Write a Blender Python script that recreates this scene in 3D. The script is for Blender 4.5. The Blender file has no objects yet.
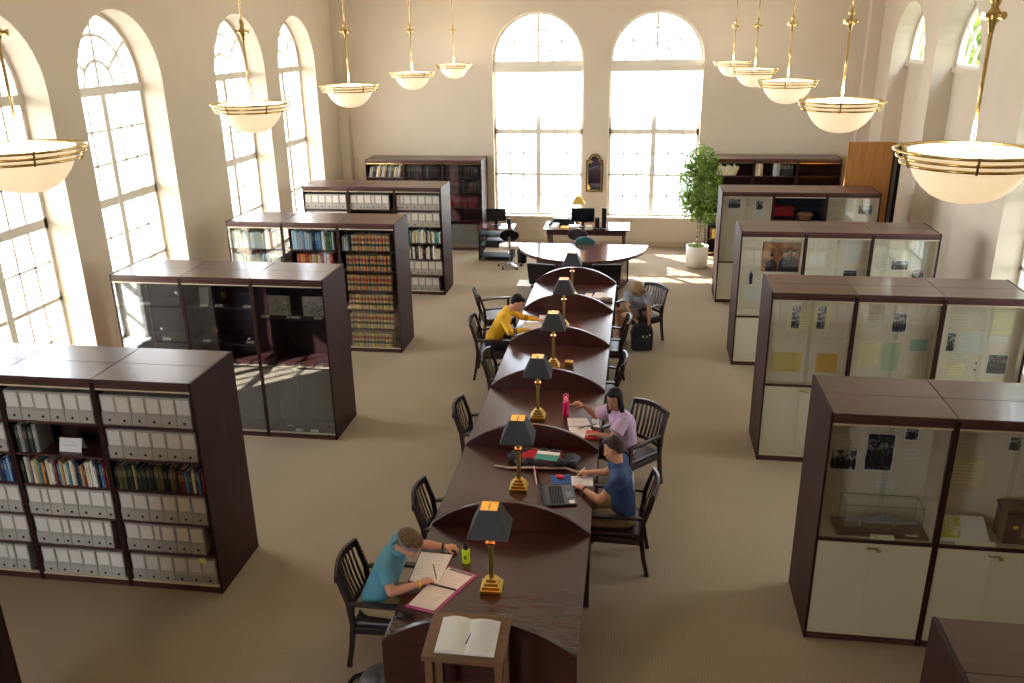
import bpy, bmesh, math, random
from mathutils import Vector, Matrix, Euler
random.seed(11)
SC = bpy.context.scene
PI = math.pi

# ------------------------------------------------------------------ camera, world, sun, exposure
cam_d = bpy.data.cameras.new('camera'); cam = bpy.data.objects.new('camera', cam_d)
SC.collection.objects.link(cam); SC.camera = cam
cam_d.sensor_width = 36; cam_d.lens = 844.586 / 1024 * 36; cam_d.clip_end = 300
_p, _y, _r = math.radians(20.125), math.radians(8.559), math.radians(-0.889)
F = Vector((-math.sin(_y) * math.cos(_p), math.cos(_y) * math.cos(_p), -math.sin(_p)))
R0 = F.cross(Vector((0, 0, 1))).normalized(); U0 = R0.cross(F)
Rr = R0 * math.cos(_r) + U0 * math.sin(_r); Ur = -R0 * math.sin(_r) + U0 * math.cos(_r)
M = Matrix((Rr, Ur, -F)).transposed().to_4x4(); M.translation = Vector((0, 0, 4.888))
cam.matrix_world = M

SC.view_settings.view_transform = 'Standard'
SC.view_settings.look = 'None'
SC.view_settings.gamma = 1
SC.view_settings.use_curve_mapping = False
SC.view_settings.exposure = 0.85
SC.cycles.use_denoising = True
SC.cycles.max_bounces = 10
SC.cycles.diffuse_bounces = 5
SC.cycles.glossy_bounces = 4
SC.cycles.transparent_max_bounces = 16
SC.cycles.sample_clamp_indirect = 6
SC.cycles.caustics_reflective = False
SC.cycles.caustics_refractive = False

WORLD_STRENGTH = 10.5
w = bpy.data.worlds.new('daylight'); SC.world = w; w.use_nodes = True
nt = w.node_tree; bg = nt.nodes['Background']
tc = nt.nodes.new('ShaderNodeTexCoord'); sp = nt.nodes.new('ShaderNodeSeparateXYZ')
rp = nt.nodes.new('ShaderNodeValToRGB')
nt.links.new(tc.outputs['Generated'], sp.inputs[0]); nt.links.new(sp.outputs[2], rp.inputs[0])
nt.links.new(rp.outputs[0], bg.inputs[0])
rp.color_ramp.elements[0].position = 0.0; rp.color_ramp.elements[0].color = (0.88, 0.93, 1.0, 1)
rp.color_ramp.elements[1].position = 0.9; rp.color_ramp.elements[1].color = (0.66, 0.80, 1.0, 1)
bg.inputs[1].default_value = WORLD_STRENGTH

sun_d = bpy.data.lights.new('sun', 'SUN'); sun_d.energy = 22.0; sun_d.angle = 0.012; sun_d.color = (1, 0.95, 0.86)
sun = bpy.data.objects.new('sun', sun_d); SC.collection.objects.link(sun)
el = math.radians(33)
sdir = Vector((0.73 * math.cos(el), -0.683 * math.cos(el), -math.sin(el)))
sun.rotation_euler = sdir.to_track_quat('-Z', 'Y').to_euler(); sun.location = (-20, 40, 20)

XW0, XW1, YB, YF, ZC = -7.1, 5.0, 20.12, -3.0, 7.2     # room
TH = 0.42                                              # wall thickness

# windows: (wall, centre, sill, spring, radius)
LWIN = [8.72, 11.35, 15.05, 17.7]
RWIN = [8.72, 11.38]
RWIN_HIGH = [15.2, 17.9]
BWIN = [(-2.341, 1.054), (0.339, 1.034)]
FILL_WIN = [(-5.2, 1.0)]  # added window behind the camera, placed to light the nearest left bookcase
SILL, SPR = 0.696, 4.26

def portal(name, loc, rot, sx, sy):
    d = bpy.data.lights.new(name, 'AREA'); d.shape = 'RECTANGLE'; d.size = sx; d.size_y = sy
    d.cycles.is_portal = True
    o = bpy.data.objects.new(name, d); SC.collection.objects.link(o)
    o.location = loc; o.rotation_euler = rot
for c in LWIN: portal('window_portal', (XW0 - .5, c, 2.98), (0, -PI / 2, 0), 4.7, 2.1)
for c in RWIN: portal('window_portal', (XW1 + .5, c, 2.98), (0, PI / 2, 0), 4.7, 2.1)
for c in RWIN_HIGH: portal('window_portal', (XW1 + .5, c, 4.75), (0, PI / 2, 0), 1.2, 2.1)
for c, r in BWIN: portal('window_portal', (c, YB + .27, 2.98), (-PI / 2, 0, 0), 2.1, 4.7)

for c, r in FILL_WIN: portal('window_portal', (c, YF - .5, 2.98), (PI / 2, 0, 0), 2.1, 4.7)

# ------------------------------------------------------------------ materials
def lin(c): return c / 12.92 if c <= 0.04045 else ((c + 0.055) / 1.055) ** 2.4
def S(r, g, b): return (lin(r / 255), lin(g / 255), lin(b / 255), 1)
MATS = {}
def mat(name, col, rough=0.6, metal=0, bump=0, bscale=200, var=0.0, vscale=6, coat=0, emit=None, estr=0, spec=0.5, stretch=None, col2=None, trans=0):
    if name in MATS: return MATS[name]
    m = bpy.data.materials.new(name); m.use_nodes = True; n = m.node_tree; b = n.nodes['Principled BSDF']
    b.inputs['Base Color'].default_value = col; b.inputs['Roughness'].default_value = rough
    b.inputs['Metallic'].default_value = metal; b.inputs['Specular IOR Level'].default_value = spec
    b.inputs['Coat Weight'].default_value = coat; b.inputs['Coat Roughness'].default_value = 0.08
    if trans: b.inputs['Transmission Weight'].default_value = trans
    if emit: b.inputs['Emission Color'].default_value = emit; b.inputs['Emission Strength'].default_value = estr
    t = n.nodes.new('ShaderNodeTexCoord'); mp = n.nodes.new('ShaderNodeMapping')
    n.links.new(t.outputs['Object'], mp.inputs[0])
    if stretch: mp.inputs['Scale'].default_value = stretch
    if var or col2:
        no = n.nodes.new('ShaderNodeTexNoise'); no.inputs['Scale'].default_value = vscale; no.inputs['Detail'].default_value = 4
        r = n.nodes.new('ShaderNodeValToRGB'); n.links.new(mp.outputs[0], no.inputs[0]); n.links.new(no.outputs[0], r.inputs[0])
        c2 = col2 or tuple(min(1, c * (1 + var)) for c in col[:3]) + (1,)
        c1 = col if col2 else tuple(c * (1 - var) for c in col[:3]) + (1,)
        r.color_ramp.elements[0].position = .35; r.color_ramp.elements[1].position = .65
        r.color_ramp.elements[0].color = c1; r.color_ramp.elements[1].color = c2
        n.links.new(r.outputs[0], b.inputs['Base Color'])
    if bump:
        no = n.nodes.new('ShaderNodeTexNoise'); no.inputs['Scale'].default_value = bscale; no.inputs['Detail'].default_value = 2
        bp = n.nodes.new('ShaderNodeBump'); bp.inputs['Strength'].default_value = bump; bp.inputs['Distance'].default_value = 0.01
        n.links.new(mp.outputs[0], no.inputs[0]); n.links.new(no.outputs[0], bp.inputs['Height']); n.links.new(bp.outputs[0], b.inputs['Normal'])
    MATS[name] = m; return m

def wood(name, c1, c2, axis='Z', rough=.3, coat=.0, scale=9):
    if name in MATS: return MATS[name]
    st = {'X': (.12, 1.6, 1.6), 'Y': (1.6, .12, 1.6), 'Z': (1.6, 1.6, .12)}[axis]
    return mat(name, c1, rough, col2=c2, vscale=scale * 2, stretch=st, coat=coat)
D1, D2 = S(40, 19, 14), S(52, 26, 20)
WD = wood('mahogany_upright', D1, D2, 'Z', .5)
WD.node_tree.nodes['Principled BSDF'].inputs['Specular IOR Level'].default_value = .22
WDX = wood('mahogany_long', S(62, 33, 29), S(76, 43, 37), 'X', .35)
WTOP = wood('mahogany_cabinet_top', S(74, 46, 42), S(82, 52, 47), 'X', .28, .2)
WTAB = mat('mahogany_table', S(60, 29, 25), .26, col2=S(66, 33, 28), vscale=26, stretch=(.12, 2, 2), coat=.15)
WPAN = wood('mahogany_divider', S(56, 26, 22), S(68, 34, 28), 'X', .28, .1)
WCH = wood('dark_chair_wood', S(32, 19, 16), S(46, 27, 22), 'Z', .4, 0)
WBR = wood('walnut_stand', S(112, 80, 52), S(126, 90, 60), 'X', .4)
WTAN = wood('oak_veneer', S(164, 110, 50), S(180, 124, 62), 'Z', .5)
SEAT = mat('dark_leather_seat', S(58, 40, 42), .38, bump=.1, bscale=80)
WALL = mat('cream_wall_paint', S(208, 194, 174), .9, var=.015, vscale=2)
WTRIM = mat('window_white_paint', S(222, 214, 200), .5)
CREAM = mat('cream_laminate', S(194, 188, 160), .35)
BACKB = mat('beige_display_board', S(222, 208, 182), .75, var=.03, vscale=30)
STRIP = mat('pale_metal_strip', S(214, 200, 170), .35, .2)
BRASS = mat('polished_brass', S(224, 196, 132), .22, 1)
BRASSD = mat('aged_brass', S(190, 172, 96), .38, 1)
BLACK = mat('matte_black', S(12, 12, 13), .6, spec=.25)
BLACKG = mat('gloss_black', S(10, 10, 12), .12)
BLKLTH = mat('black_leather', S(20, 20, 22), .35, bump=.1, bscale=60)
DINT = mat('dark_cabinet_lining', S(22, 22, 34), .6)
NINT = mat('navy_display_lining', S(26, 40, 58), .7)
GREYBOX = mat('grey_box_board', S(168, 162, 152), .8, var=.02)
BOXLAB = mat('box_label_paper', S(214, 208, 198), .8)
HOLE = mat('box_hole_dark', S(20, 18, 18), .9)
PAPER = mat('white_paper', S(232, 230, 224), .8)
INK = mat('grey_ink', S(172, 168, 160), .9)
CHROME = mat('chrome', S(200, 200, 205), .2, 1)
WHITE = mat('white_plastic', S(225, 222, 214), .5)

# carpet
def carpet():
    m = bpy.data.materials.new('beige_carpet'); m.use_nodes = True; n = m.node_tree; b = n.nodes['Principled BSDF']
    b.inputs['Roughness'].default_value = 1; b.inputs['Specular IOR Level'].default_value = .05
    t = n.nodes.new('ShaderNodeTexCoord')
    w1 = n.nodes.new('ShaderNodeTexWave'); w1.wave_type = 'BANDS'; w1.bands_direction = 'X'; w1.inputs['Scale'].default_value = 12; w1.inputs['Distortion'].default_value = 2.5; w1.inputs['Detail'].default_value = 3; w1.inputs['Detail Scale'].default_value = 4
    no = n.nodes.new('ShaderNodeTexNoise'); no.inputs['Scale'].default_value = 110; no.inputs['Detail'].default_value = 4
    big = n.nodes.new('ShaderNodeTexNoise'); big.inputs['Scale'].default_value = .7
    for q in (w1, no, big): n.links.new(t.outputs['Object'], q.inputs[0])
    mx = n.nodes.new('ShaderNodeMath'); mx.operation = 'MULTIPLY_ADD'; mx.inputs[1].default_value = .12
    n.links.new(w1.outputs[1], mx.inputs[0]); n.links.new(no.outputs[0], mx.inputs[2])
    m2 = n.nodes.new('ShaderNodeMath'); m2.operation = 'MULTIPLY_ADD'; m2.inputs[1].default_value = .25
    n.links.new(big.outputs[0], m2.inputs[0]); n.links.new(mx.outputs[0], m2.inputs[2])
    r = n.nodes.new('ShaderNodeValToRGB'); r.color_ramp.elements[0].position = .3; r.color_ramp.elements[1].position = .95
    r.color_ramp.elements[0].color = S(128, 110, 88); r.color_ramp.elements[1].color = S(174, 155, 130)
    n.links.new(m2.outputs[0], r.inputs[0]); n.links.new(r.outputs[0], b.inputs['Base Color'])
    bp = n.nodes.new('ShaderNodeBump'); bp.inputs['Strength'].default_value = .3; bp.inputs['Distance'].default_value = .01
    n.links.new(mx.outputs[0], bp.inputs['Height']); n.links.new(bp.outputs[0], b.inputs['Normal'])
    return m
CARPET = carpet()

def glassmat(name, tint=(1, 1, 1, 1), gain=1.6, rough=.0, base=.0, gcol=(1, 1, 1, 1)):
    m = bpy.data.materials.new(name); m.use_nodes = True; n = m.node_tree
    for x in list(n.nodes): n.nodes.remove(x)
    o = n.nodes.new('ShaderNodeOutputMaterial'); mix = n.nodes.new('ShaderNodeMixShader')
    tr = n.nodes.new('ShaderNodeBsdfTransparent'); tr.inputs[0].default_value = tint
    gl = n.nodes.new('ShaderNodeBsdfGlossy'); gl.inputs['Roughness'].default_value = rough; gl.inputs[0].default_value = gcol
    fr = n.nodes.new('ShaderNodeLayerWeight'); fr.inputs[0].default_value = .5
    pw = n.nodes.new('ShaderNodeMath'); pw.operation = 'POWER'; pw.inputs[1].default_value = 5
    mu = n.nodes.new('ShaderNodeMath'); mu.operation = 'MULTIPLY_ADD'; mu.inputs[1].default_value = .9; mu.inputs[2].default_value = .04 * gain + base; mu.use_clamp = True
    n.links.new(fr.outputs['Facing'], pw.inputs[0]); n.links.new(pw.outputs[0], mu.inputs[0]); n.links.new(mu.outputs[0], mix.inputs[0])
    n.links.new(tr.outputs[0], mix.inputs[1]); n.links.new(gl.outputs[0], mix.inputs[2]); n.links.new(mix.outputs[0], o.inputs[0])
    return m
GLASS = glassmat('cabinet_glass', (.97, .985, .98, 1), 1.7, base=.02)
GLASSD = glassmat('grey_cabinet_glass', (.95, .96, .98, 1), 2.2, base=.12, gcol=(.74, .85, 1, 1))  # gloss tinted blue, standing in for a blue sky reflection
WGLASS = glassmat('window_glass', (1, 1, 1, 1), 1.0)
def transl(name, col, t):
    m = bpy.data.materials.new(name); m.use_nodes = True; n = m.node_tree
    for x in list(n.nodes): n.nodes.remove(x)
    o = n.nodes.new('ShaderNodeOutputMaterial'); mix = n.nodes.new('ShaderNodeMixShader'); mix.inputs[0].default_value = t
    a = n.nodes.new('ShaderNodeBsdfDiffuse'); a.inputs[0].default_value = col
    b = n.nodes.new('ShaderNodeBsdfTranslucent'); b.inputs[0].default_value = col
    n.links.new(a.outputs[0], mix.inputs[1]); n.links.new(b.outputs[0], mix.inputs[2]); n.links.new(mix.outputs[0], o.inputs[0])
    return m
SHADE = transl('roller_shade_fabric', (.92, .92, .9, 1), .6)
def leafmat(name, c1, c2, scale=8):
    m = bpy.data.materials.new(name); m.use_nodes = True; n = m.node_tree
    for x in list(n.nodes): n.nodes.remove(x)
    o = n.nodes.new('ShaderNodeOutputMaterial'); mix = n.nodes.new('ShaderNodeMixShader'); mix.inputs[0].default_value = .4
    t = n.nodes.new('ShaderNodeTexCoord'); no = n.nodes.new('ShaderNodeTexNoise'); no.inputs['Scale'].default_value = scale
    r = n.nodes.new('ShaderNodeValToRGB'); r.color_ramp.elements[0].position = .35; r.color_ramp.elements[1].position = .65
    r.color_ramp.elements[0].color = c1; r.color_ramp.elements[1].color = c2
    n.links.new(t.outputs['Object'], no.inputs[0]); n.links.new(no.outputs[0], r.inputs[0])
    a = n.nodes.new('ShaderNodeBsdfDiffuse'); b = n.nodes.new('ShaderNodeBsdfTranslucent')
    n.links.new(r.outputs[0], a.inputs[0]); n.links.new(r.outputs[0], b.inputs[0])
    n.links.new(a.outputs[0], mix.inputs[1]); n.links.new(b.outputs[0], mix.inputs[2]); n.links.new(mix.outputs[0], o.inputs[0])
    return m

def photomat(name, c1, c2, scale=9, c3=None, pos=(.42, .58)):
    m = bpy.data.materials.new(name); m.use_nodes = True; n = m.node_tree; b = n.nodes['Principled BSDF']
    b.inputs['Roughness'].default_value = .5
    t = n.nodes.new('ShaderNodeTexCoord'); no = n.nodes.new('ShaderNodeTexNoise'); no.inputs['Scale'].default_value = scale; no.inputs['Detail'].default_value = 5; no.inputs['Distortion'].default_value = 1.2
    r = n.nodes.new('ShaderNodeValToRGB'); r.color_ramp.elements[0].position = pos[0]; r.color_ramp.elements[1].position = pos[1]
    r.color_ramp.elements[0].color = c1; r.color_ramp.elements[1].color = c2
    if c3: e = r.color_ramp.elements.new(.5); e.color = c3
    n.links.new(t.outputs['Object'], no.inputs[0]); n.links.new(no.outputs[0], r.inputs[0]); n.links.new(r.outputs[0], b.inputs['Base Color'])
    return m

# ------------------------------------------------------------------ mesh helpers
class MB:
    def __init__(s): s.bm = bmesh.new(); s.mi = 0
    def _f(s, vs, mi=None, smooth=False):
        try: f = s.bm.faces.new(vs)
        except ValueError: return
        f.material_index = s.mi if mi is None else mi; f.smooth = smooth; return f
    def box(s, x0, x1, y0, y1, z0, z1, mi=None, T=None):
        vs = [Vector((x, y, z)) for z in (z0, z1) for y in (y0, y1) for x in (x0, x1)]
        if T is not None: vs = [T @ v for v in vs]
        v = [s.bm.verts.new(p) for p in vs]
        for q in ((0, 2, 3, 1), (4, 5, 7, 6), (0, 1, 5, 4), (2, 6, 7, 3), (0, 4, 6, 2), (1, 3, 7, 5)): s._f([v[i] for i in q], mi)
        return s
    def hexa(s, b, t, mi=None):     # bottom 4 pts ccw, top 4 pts
        v = [s.bm.verts.new(p) for p in list(b) + list(t)]
        for q in ((3, 2, 1, 0), (4, 5, 6, 7), (0, 1, 5, 4), (1, 2, 6, 5), (2, 3, 7, 6), (3, 0, 4, 7)): s._f([v[i] for i in q], mi)
        return s
    def prism(s, pts, axis, a, b, mi=None, smooth=False):   # 2D polygon extruded along an axis
        def P(u, v, w): return {'x': (w, u, v), 'y': (u, w, v), 'z': (u, v, w)}[axis]
        A = [s.bm.verts.new(P(u, v, a)) for u, v in pts]; B = [s.bm.verts.new(P(u, v, b)) for u, v in pts]
        s._f(A[::-1], mi); s._f(B, mi); n = len(pts)
        for i in range(n): s._f([A[i], A[(i + 1) % n], B[(i + 1) % n], B[i]], mi, smooth)
        return s
    def cyl(s, p0, p1, r0, r1=None, n=12, mi=None, cap=True, smooth=True):
        r1 = r0 if r1 is None else r1; p0 = Vector(p0); p1 = Vector(p1); d = (p1 - p0)
        if d.length < 1e-6: return s
        q = d.to_track_quat('Z', 'Y'); A = []; B = []
        for i in range(n):
            a = 2 * PI * i / n; v = q @ Vector((math.cos(a), math.sin(a), 0))
            A.append(s.bm.verts.new(p0 + v * r0)); B.append(s.bm.verts.new(p1 + v * r1))
        for i in range(n): s._f([A[i], A[(i + 1) % n], B[(i + 1) % n], B[i]], mi, smooth)
        if cap: s._f(A[::-1], mi); s._f(B, mi)
        return s
    def tube(s, pts, r, n=8, mi=None):
        for i in range(len(pts) - 1): s.cyl(pts[i], pts[i + 1], r if not isinstance(r, (list, tuple)) else r[i], r if not isinstance(r, (list, tuple)) else r[i + 1], n, mi)
        return s
    def bar(s, pts, w, h, up=(0, 0, 1), mi=None):    # rectangular section swept through points, one skin
        pts = [Vector(p) for p in pts]; up = Vector(up); rings = []
        for i, p in enumerate(pts):
            d = (pts[min(i + 1, len(pts) - 1)] - pts[max(i - 1, 0)]).normalized()
            sd = d.cross(up)
            sd = sd.normalized() if sd.length > 1e-4 else Vector((1, 0, 0)); u2 = sd.cross(d).normalized()
            ww = w[i] if isinstance(w, (list, tuple)) else w; hh = h[i] if isinstance(h, (list, tuple)) else h
            rings.append([s.bm.verts.new(p + sd * a * ww / 2 + u2 * b * hh / 2) for a, b in ((-1, -1), (1, -1), (1, 1), (-1, 1))])
        for i in range(len(rings) - 1):
            for j in range(4): s._f([rings[i][j], rings[i][(j + 1) % 4], rings[i + 1][(j + 1) % 4], rings[i + 1][j]], mi)
        s._f(rings[0][::-1], mi); s._f(rings[-1], mi); return s
    def lathe(s, prof, c=(0, 0, 0), n=32, mi=None, smooth=True):
        c = Vector(c); rings = []
        for r, z in prof:
            if r < 1e-5: rings.append([s.bm.verts.new(c + Vector((0, 0, z)))])
            else: rings.append([s.bm.verts.new(c + Vector((r * math.cos(2 * PI * i / n), r * math.sin(2 * PI * i / n), z))) for i in range(n)])
        for a, b in zip(rings, rings[1:]):
            for i in range(n):
                j = (i + 1) % n
                if len(a) == 1 and len(b) == 1: continue
                if len(a) == 1: s._f([a[0], b[j], b[i]], mi, smooth)
                elif len(b) == 1: s._f([a[i], a[j], b[0]], mi, smooth)
                else: s._f([a[i], a[j], b[j], b[i]], mi, smooth)
        return s
    def torus(s, c, R, r, n=40, m=8, mi=None):
        c = Vector(c); g = []
        for i in range(n):
            a = 2 * PI * i / n
            g.append([s.bm.verts.new(c + Vector(((R + r * math.cos(2 * PI * j / m)) * math.cos(a), (R + r * math.cos(2 * PI * j / m)) * math.sin(a), r * math.sin(2 * PI * j / m)))) for j in range(m)])
        for i in range(n):
            for j in range(m): s._f([g[i][j], g[(i + 1) % n][j], g[(i + 1) % n][(j + 1) % m], g[i][(j + 1) % m]], mi, True)
        return s
    def ell(s, c, r, rot=None, n=14, m=10, mi=None):
        c = Vector(c); R = rot if rot is not None else Matrix.Identity(3); rings = []
        for j in range(m + 1):
            t = PI * j / m
            if j in (0, m): rings.append([s.bm.verts.new(c + R @ Vector((0, 0, r[2] * math.cos(t))))])
            else: rings.append([s.bm.verts.new(c + R @ Vector((r[0] * math.sin(t) * math.cos(2 * PI * i / n), r[1] * math.sin(t) * math.sin(2 * PI * i / n), r[2] * math.cos(t)))) for i in range(n)])
        for a, b in zip(rings, rings[1:]):
            for i in range(n):
                j = (i + 1) % n
                if len(a) == 1: s._f([a[0], b[i], b[j]], mi, True)
                elif len(b) == 1: s._f([a[i], b[0], a[j]], mi, True)
                else: s._f([a[i], b[i], b[j], a[j]], mi, True)
        return s
    def cap(s, p0, p1, r0, r1=None, n=12):         # capsule
        r1 = r0 if r1 is None else r1
        s.cyl(p0, p1, r0, r1, n); s.ell(p0, (r0,) * 3, None, n, 8); s.ell(p1, (r1,) * 3, None, n, 8); return s
    def mesh(s, name):
        bmesh.ops.recalc_face_normals(s.bm, faces=s.bm.faces)
        me = bpy.data.meshes.new(name); s.bm.to_mesh(me); s.bm.free(); return me

COL = SC.collection
def obj(name, mb, mats, parent=None, loc=(0, 0, 0), rot=(0, 0, 0), bevel=0):
    me = mb if isinstance(mb, bpy.types.Mesh) else mb.mesh(name)
    if not me.materials:
        for m in (mats if isinstance(mats, (list, tuple)) else [mats]): me.materials.append(m)
    o = bpy.data.objects.new(name, me); COL.objects.link(o); o.location = loc; o.rotation_euler = rot
    if parent: o.parent = parent
    if bevel:
        b = o.modifiers.new('bevel', 'BEVEL'); b.width = bevel; b.segments = 2; b.limit_method = 'ANGLE'; b.harden_normals = False
    return o
def tag(o, label, cat, group=None, kind=None):
    if label: o['label'] = label
    if cat: o['category'] = cat
    if group: o['group'] = group
    if kind: o['kind'] = kind
    return o
def thing(name, label, cat, loc=(0, 0, 0), rz=0, group=None):
    o = bpy.data.objects.new(name, None); COL.objects.link(o); o.empty_display_size = .1
    o.location = loc; o.rotation_euler = (0, 0, rz); return tag(o, label, cat, group)
def struct(name, mb, m, parent=None, **k):
    o = obj(name, mb, m, parent, **k)
    if not parent: o['kind'] = 'structure'
    return o
def dup(root, loc, rz=0, label=None, group=None, parent=None, scale=None):
    r = root.copy(); COL.objects.link(r)
    if parent: r.parent = parent
    else:
        r.location = loc; r.rotation_euler = (0, 0, rz)
        if scale: r.scale = scale
        if label: r['label'] = label
        if group: r['group'] = group
    for ch in list(root.children): dup(ch, None, parent=r)
    return r

# ------------------------------------------------------------------ room shell
def wall_arch(name, axis, const, sign, u0, u1, z0, z1, ops, TH=TH):
    """wall in plane axis=const, thickness to sign side; ops: list (centre, radius, sill, spring, full) sorted"""
    mb = MB(); N = 20
    def P(u, z, d): return (const + sign * d, u, z) if axis == 'x' else (u, const + sign * d, z)
    def quad(a, b, c, d):
        mb._f([mb.bm.verts.new(p) for p in (a, b, c, d)])
    for d in (0, TH + .06):
        us = u0
        for c, r, sill, spr in ops:
            quad(P(us, z0, d), P(c - r, z0, d), P(c - r, z1, d), P(us, z1, d))
            if sill > z0: quad(P(c - r, z0, d), P(c + r, z0, d), P(c + r, sill, d), P(c - r, sill, d))
            pts = [(c - r * math.cos(PI * i / N), spr + r * math.sin(PI * i / N)) for i in range(N + 1)]
            for a, b in zip(pts, pts[1:]): quad(P(a[0], a[1], d), P(b[0], b[1], d), P(b[0], z1, d), P(a[0], z1, d))
            us = c + r
        quad(P(us, z0, d), P(u1, z0, d), P(u1, z1, d), P(us, z1, d))
    D = TH + .06
    for c, r, sill, spr in ops:
        pts = [(c - r, sill)] + [(c - r * math.cos(PI * i / N), spr + r * math.sin(PI * i / N)) for i in range(N + 1)] + [(c + r, sill)]
        for a, b in zip(pts, pts[1:] + pts[:1]): quad(P(a[0], a[1], 0), P(b[0], b[1], 0), P(b[0], b[1], D), P(a[0], a[1], D))
    quad(P(u0, z1, 0), P(u1, z1, 0), P(u1, z1, D), P(u0, z1, D))
    bmesh.ops.remove_doubles(mb.bm, verts=mb.bm.verts, dist=1e-4)
    return struct(name, mb, WALL)

wall_arch('wall_left', 'x', XW0, -1, YF, YB + .48, 0, ZC, [(c, 1.0, SILL, SPR) for c in LWIN])
wall_arch('wall_back', 'y', YB, 1, XW0 - .48, XW1 + .48, 0, ZC, [(c, r, SILL, SPR) for c, r in BWIN], TH=.18)
wall_arch('wall_right', 'x', XW1, 1, YF, YB + .48, 0, ZC, [(c, 1.0, SILL, SPR) for c in RWIN] + [(c, 1.06, 0.0, SPR) for c in RWIN_HIGH])
wall_arch('wall_front', 'y', YF, -1, XW0 - .48, XW1 + .48, 0, ZC, [(c, r, SILL, SPR) for c, r in FILL_WIN], TH=.18)
struct('floor', MB().box(XW0 - .48, XW1 + .48, YF - .24, YB + .48, -.1, 0), CARPET)
struct('ceiling', MB().box(XW0 - .48, XW1 + .48, YF - .24, YB + .48, ZC, ZC + .15), mat('ceiling_white', S(225, 220, 210), .9))
# blank lower infill of the two high windows on the right, with the ledge
for c in RWIN_HIGH:
    k = MB().box(XW1 + .36, XW1 + .48, c - 1.06, c + 1.06, 0, 4.12)
    k.box(XW1 + .30, XW1 + .48, c - 1.06, c + 1.06, 4.12, 4.2)
    struct('trim_%d' % (1 + RWIN_HIGH.index(c)), k, WALL)
# corner piers and baseboards
struct('trim_3', MB().box(XW1 - .26, XW1, YB - .22, YB, 0, ZC), WALL)
struct('trim_4', MB().box(XW0, XW0 + .22, YB - .22, YB, 0, ZC), WALL)
struct('baseboard_back', MB().box(XW0 + .22, XW1 - .26, YB - .02, YB, 0, .12), mat('baseboard_paint', S(196, 180, 156), .6))
struct('baseboard_left', MB().box(XW0, XW0 + .02, YF, YB - .22, 0, .12), MATS['baseboard_paint'])
kb = MB().box(XW1 - .02, XW1, YF, 14.14, 0, .12); kb.box(XW1 - .02, XW1, 16.26, 16.84, 0, .12); kb.box(XW1 - .02, XW1, 18.96, YB - .22, 0, .12)
struct('baseboard_right', kb, MATS['baseboard_paint'])

WN = [0]
def window(axis, const, sign, c, r, full=True, shade=None, d0=.36):
    WN[0] += 1
    fr = MB(); mu = MB(); gl = MB(); t = .05
    def bx(m, u0, u1, z0, z1, d0, d1):
        a, b = sorted((const + sign * d0, const + sign * d1))
        if axis == 'x': m.box(a, b, u0, u1, z0, z1)
        else: m.box(u0, u1, a, b, z0, z1)
    def arc(m, R, th, a0=0, a1=PI, d0=.38, d1=.42, n=18):
        for i in range(n):
            p = a0 + (a1 - a0) * i / n; q = a0 + (a1 - a0) * (i + 1) / n
            v = [(c + k * math.cos(x), SPR + k * math.sin(x)) for k, x in ((R - th, p), (R, p), (R, q), (R - th, q))]
            a, b = const + sign * d0, const + sign * d1
            m.prism(v, axis, a, b)
    d1 = d0 + .08
    zb = SILL if full else 4.2
    arc(fr, r, .06, d0=d0, d1=d1)
    if full:
        bx(fr, c - r, c + r, SPR - .12, SPR, d0 - .02, d1)           # transom
        bx(fr, c - r, c - r + .06, zb, SPR, d0, d1); bx(fr, c + r - .06, c + r, zb, SPR, d0, d1)
        bx(fr, c - r, c + r, zb, zb + .06, d0, d1); bx(fr, c - r, c + r, 2.62, 2.74, d0, d1)
        bx(fr, c - r, c + r, 1.655, 1.71, d0, d1); bx(fr, c - .055, c + .055, zb, SPR, d0 - .01, d1)
        for i in (1, 2):
            for sg in (-1, 1):
                u = c + sg * (.055 + (r - .115) * i / 3); bx(mu, u - .016, u + .016, zb, SPR - .12, d0 + .02, d1 - .02)
        for z in (3.2, 3.66, 2.18, 1.18): bx(mu, c - r, c + r, z - .014, z + .014, d0 + .02, d1 - .02)
    else:
        bx(fr, c - r, c + r, zb, zb + .06, d0, d1)
    arc(mu, .36, .04, d0=d0 + .015, d1=d1 - .015, n=14); arc(mu, .7, .04, d0=d0 + .015, d1=d1 - .015)
    def spoke(a, r0, r1, th=.019):
        u = Vector((math.cos(a), math.sin(a))); nn = Vector((-u.y, u.x)) * th; C = Vector((c, SPR))
        v = [C + u * r0 - nn, C + u * r1 - nn, C + u * r1 + nn, C + u * r0 + nn]
        mu.prism([tuple(x) for x in v], axis, const + sign * (d0 + .02), const + sign * (d1 - .02))
    spoke(PI / 2, 0, r, .026); spoke(math.radians(38), .35, r - .03); spoke(math.radians(142), .35, r - .03)
    pts = [(c - (r - .03), zb)] + [(c - (r - .03) * math.cos(PI * i / 20), SPR + (r - .03) * math.sin(PI * i / 20)) for i in range(21)] + [(c + r - .03, zb)]
    gl.prism(pts, axis, const + sign * (d0 + .038), const + sign * (d0 + .042))
    root = struct('window_%d' % WN[0], fr, WTRIM)
    obj('muntins', mu, WTRIM, root); obj('pane', gl, WGLASS, root)
    if full:
        s = MB(); bx(s, c - r, c + r, zb - .03, zb + .012, -.05, d0); obj('sill', s, WTRIM, root)
    if shade:
        s = MB(); bx(s, c - r + .07, c + r - .07, shade, SPR - .16, d0 - .06, d0 - .056)
        o = obj('roller_shade', s, SHADE, root)
        h = MB(); bx(h, c - r + .05, c + r - .05, shade - .02, shade, d0 - .07, d0 - .05); bx(h, c - r + .04, c + r - .04, SPR - .24, SPR - .12, d0 - .1, d0 - .02)
        obj('shade_bar', h, WTRIM, root)
    return root
for c in LWIN: window('x', XW0, -1, c, 1.0, shade=.78 if c < 6 else None)
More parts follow.
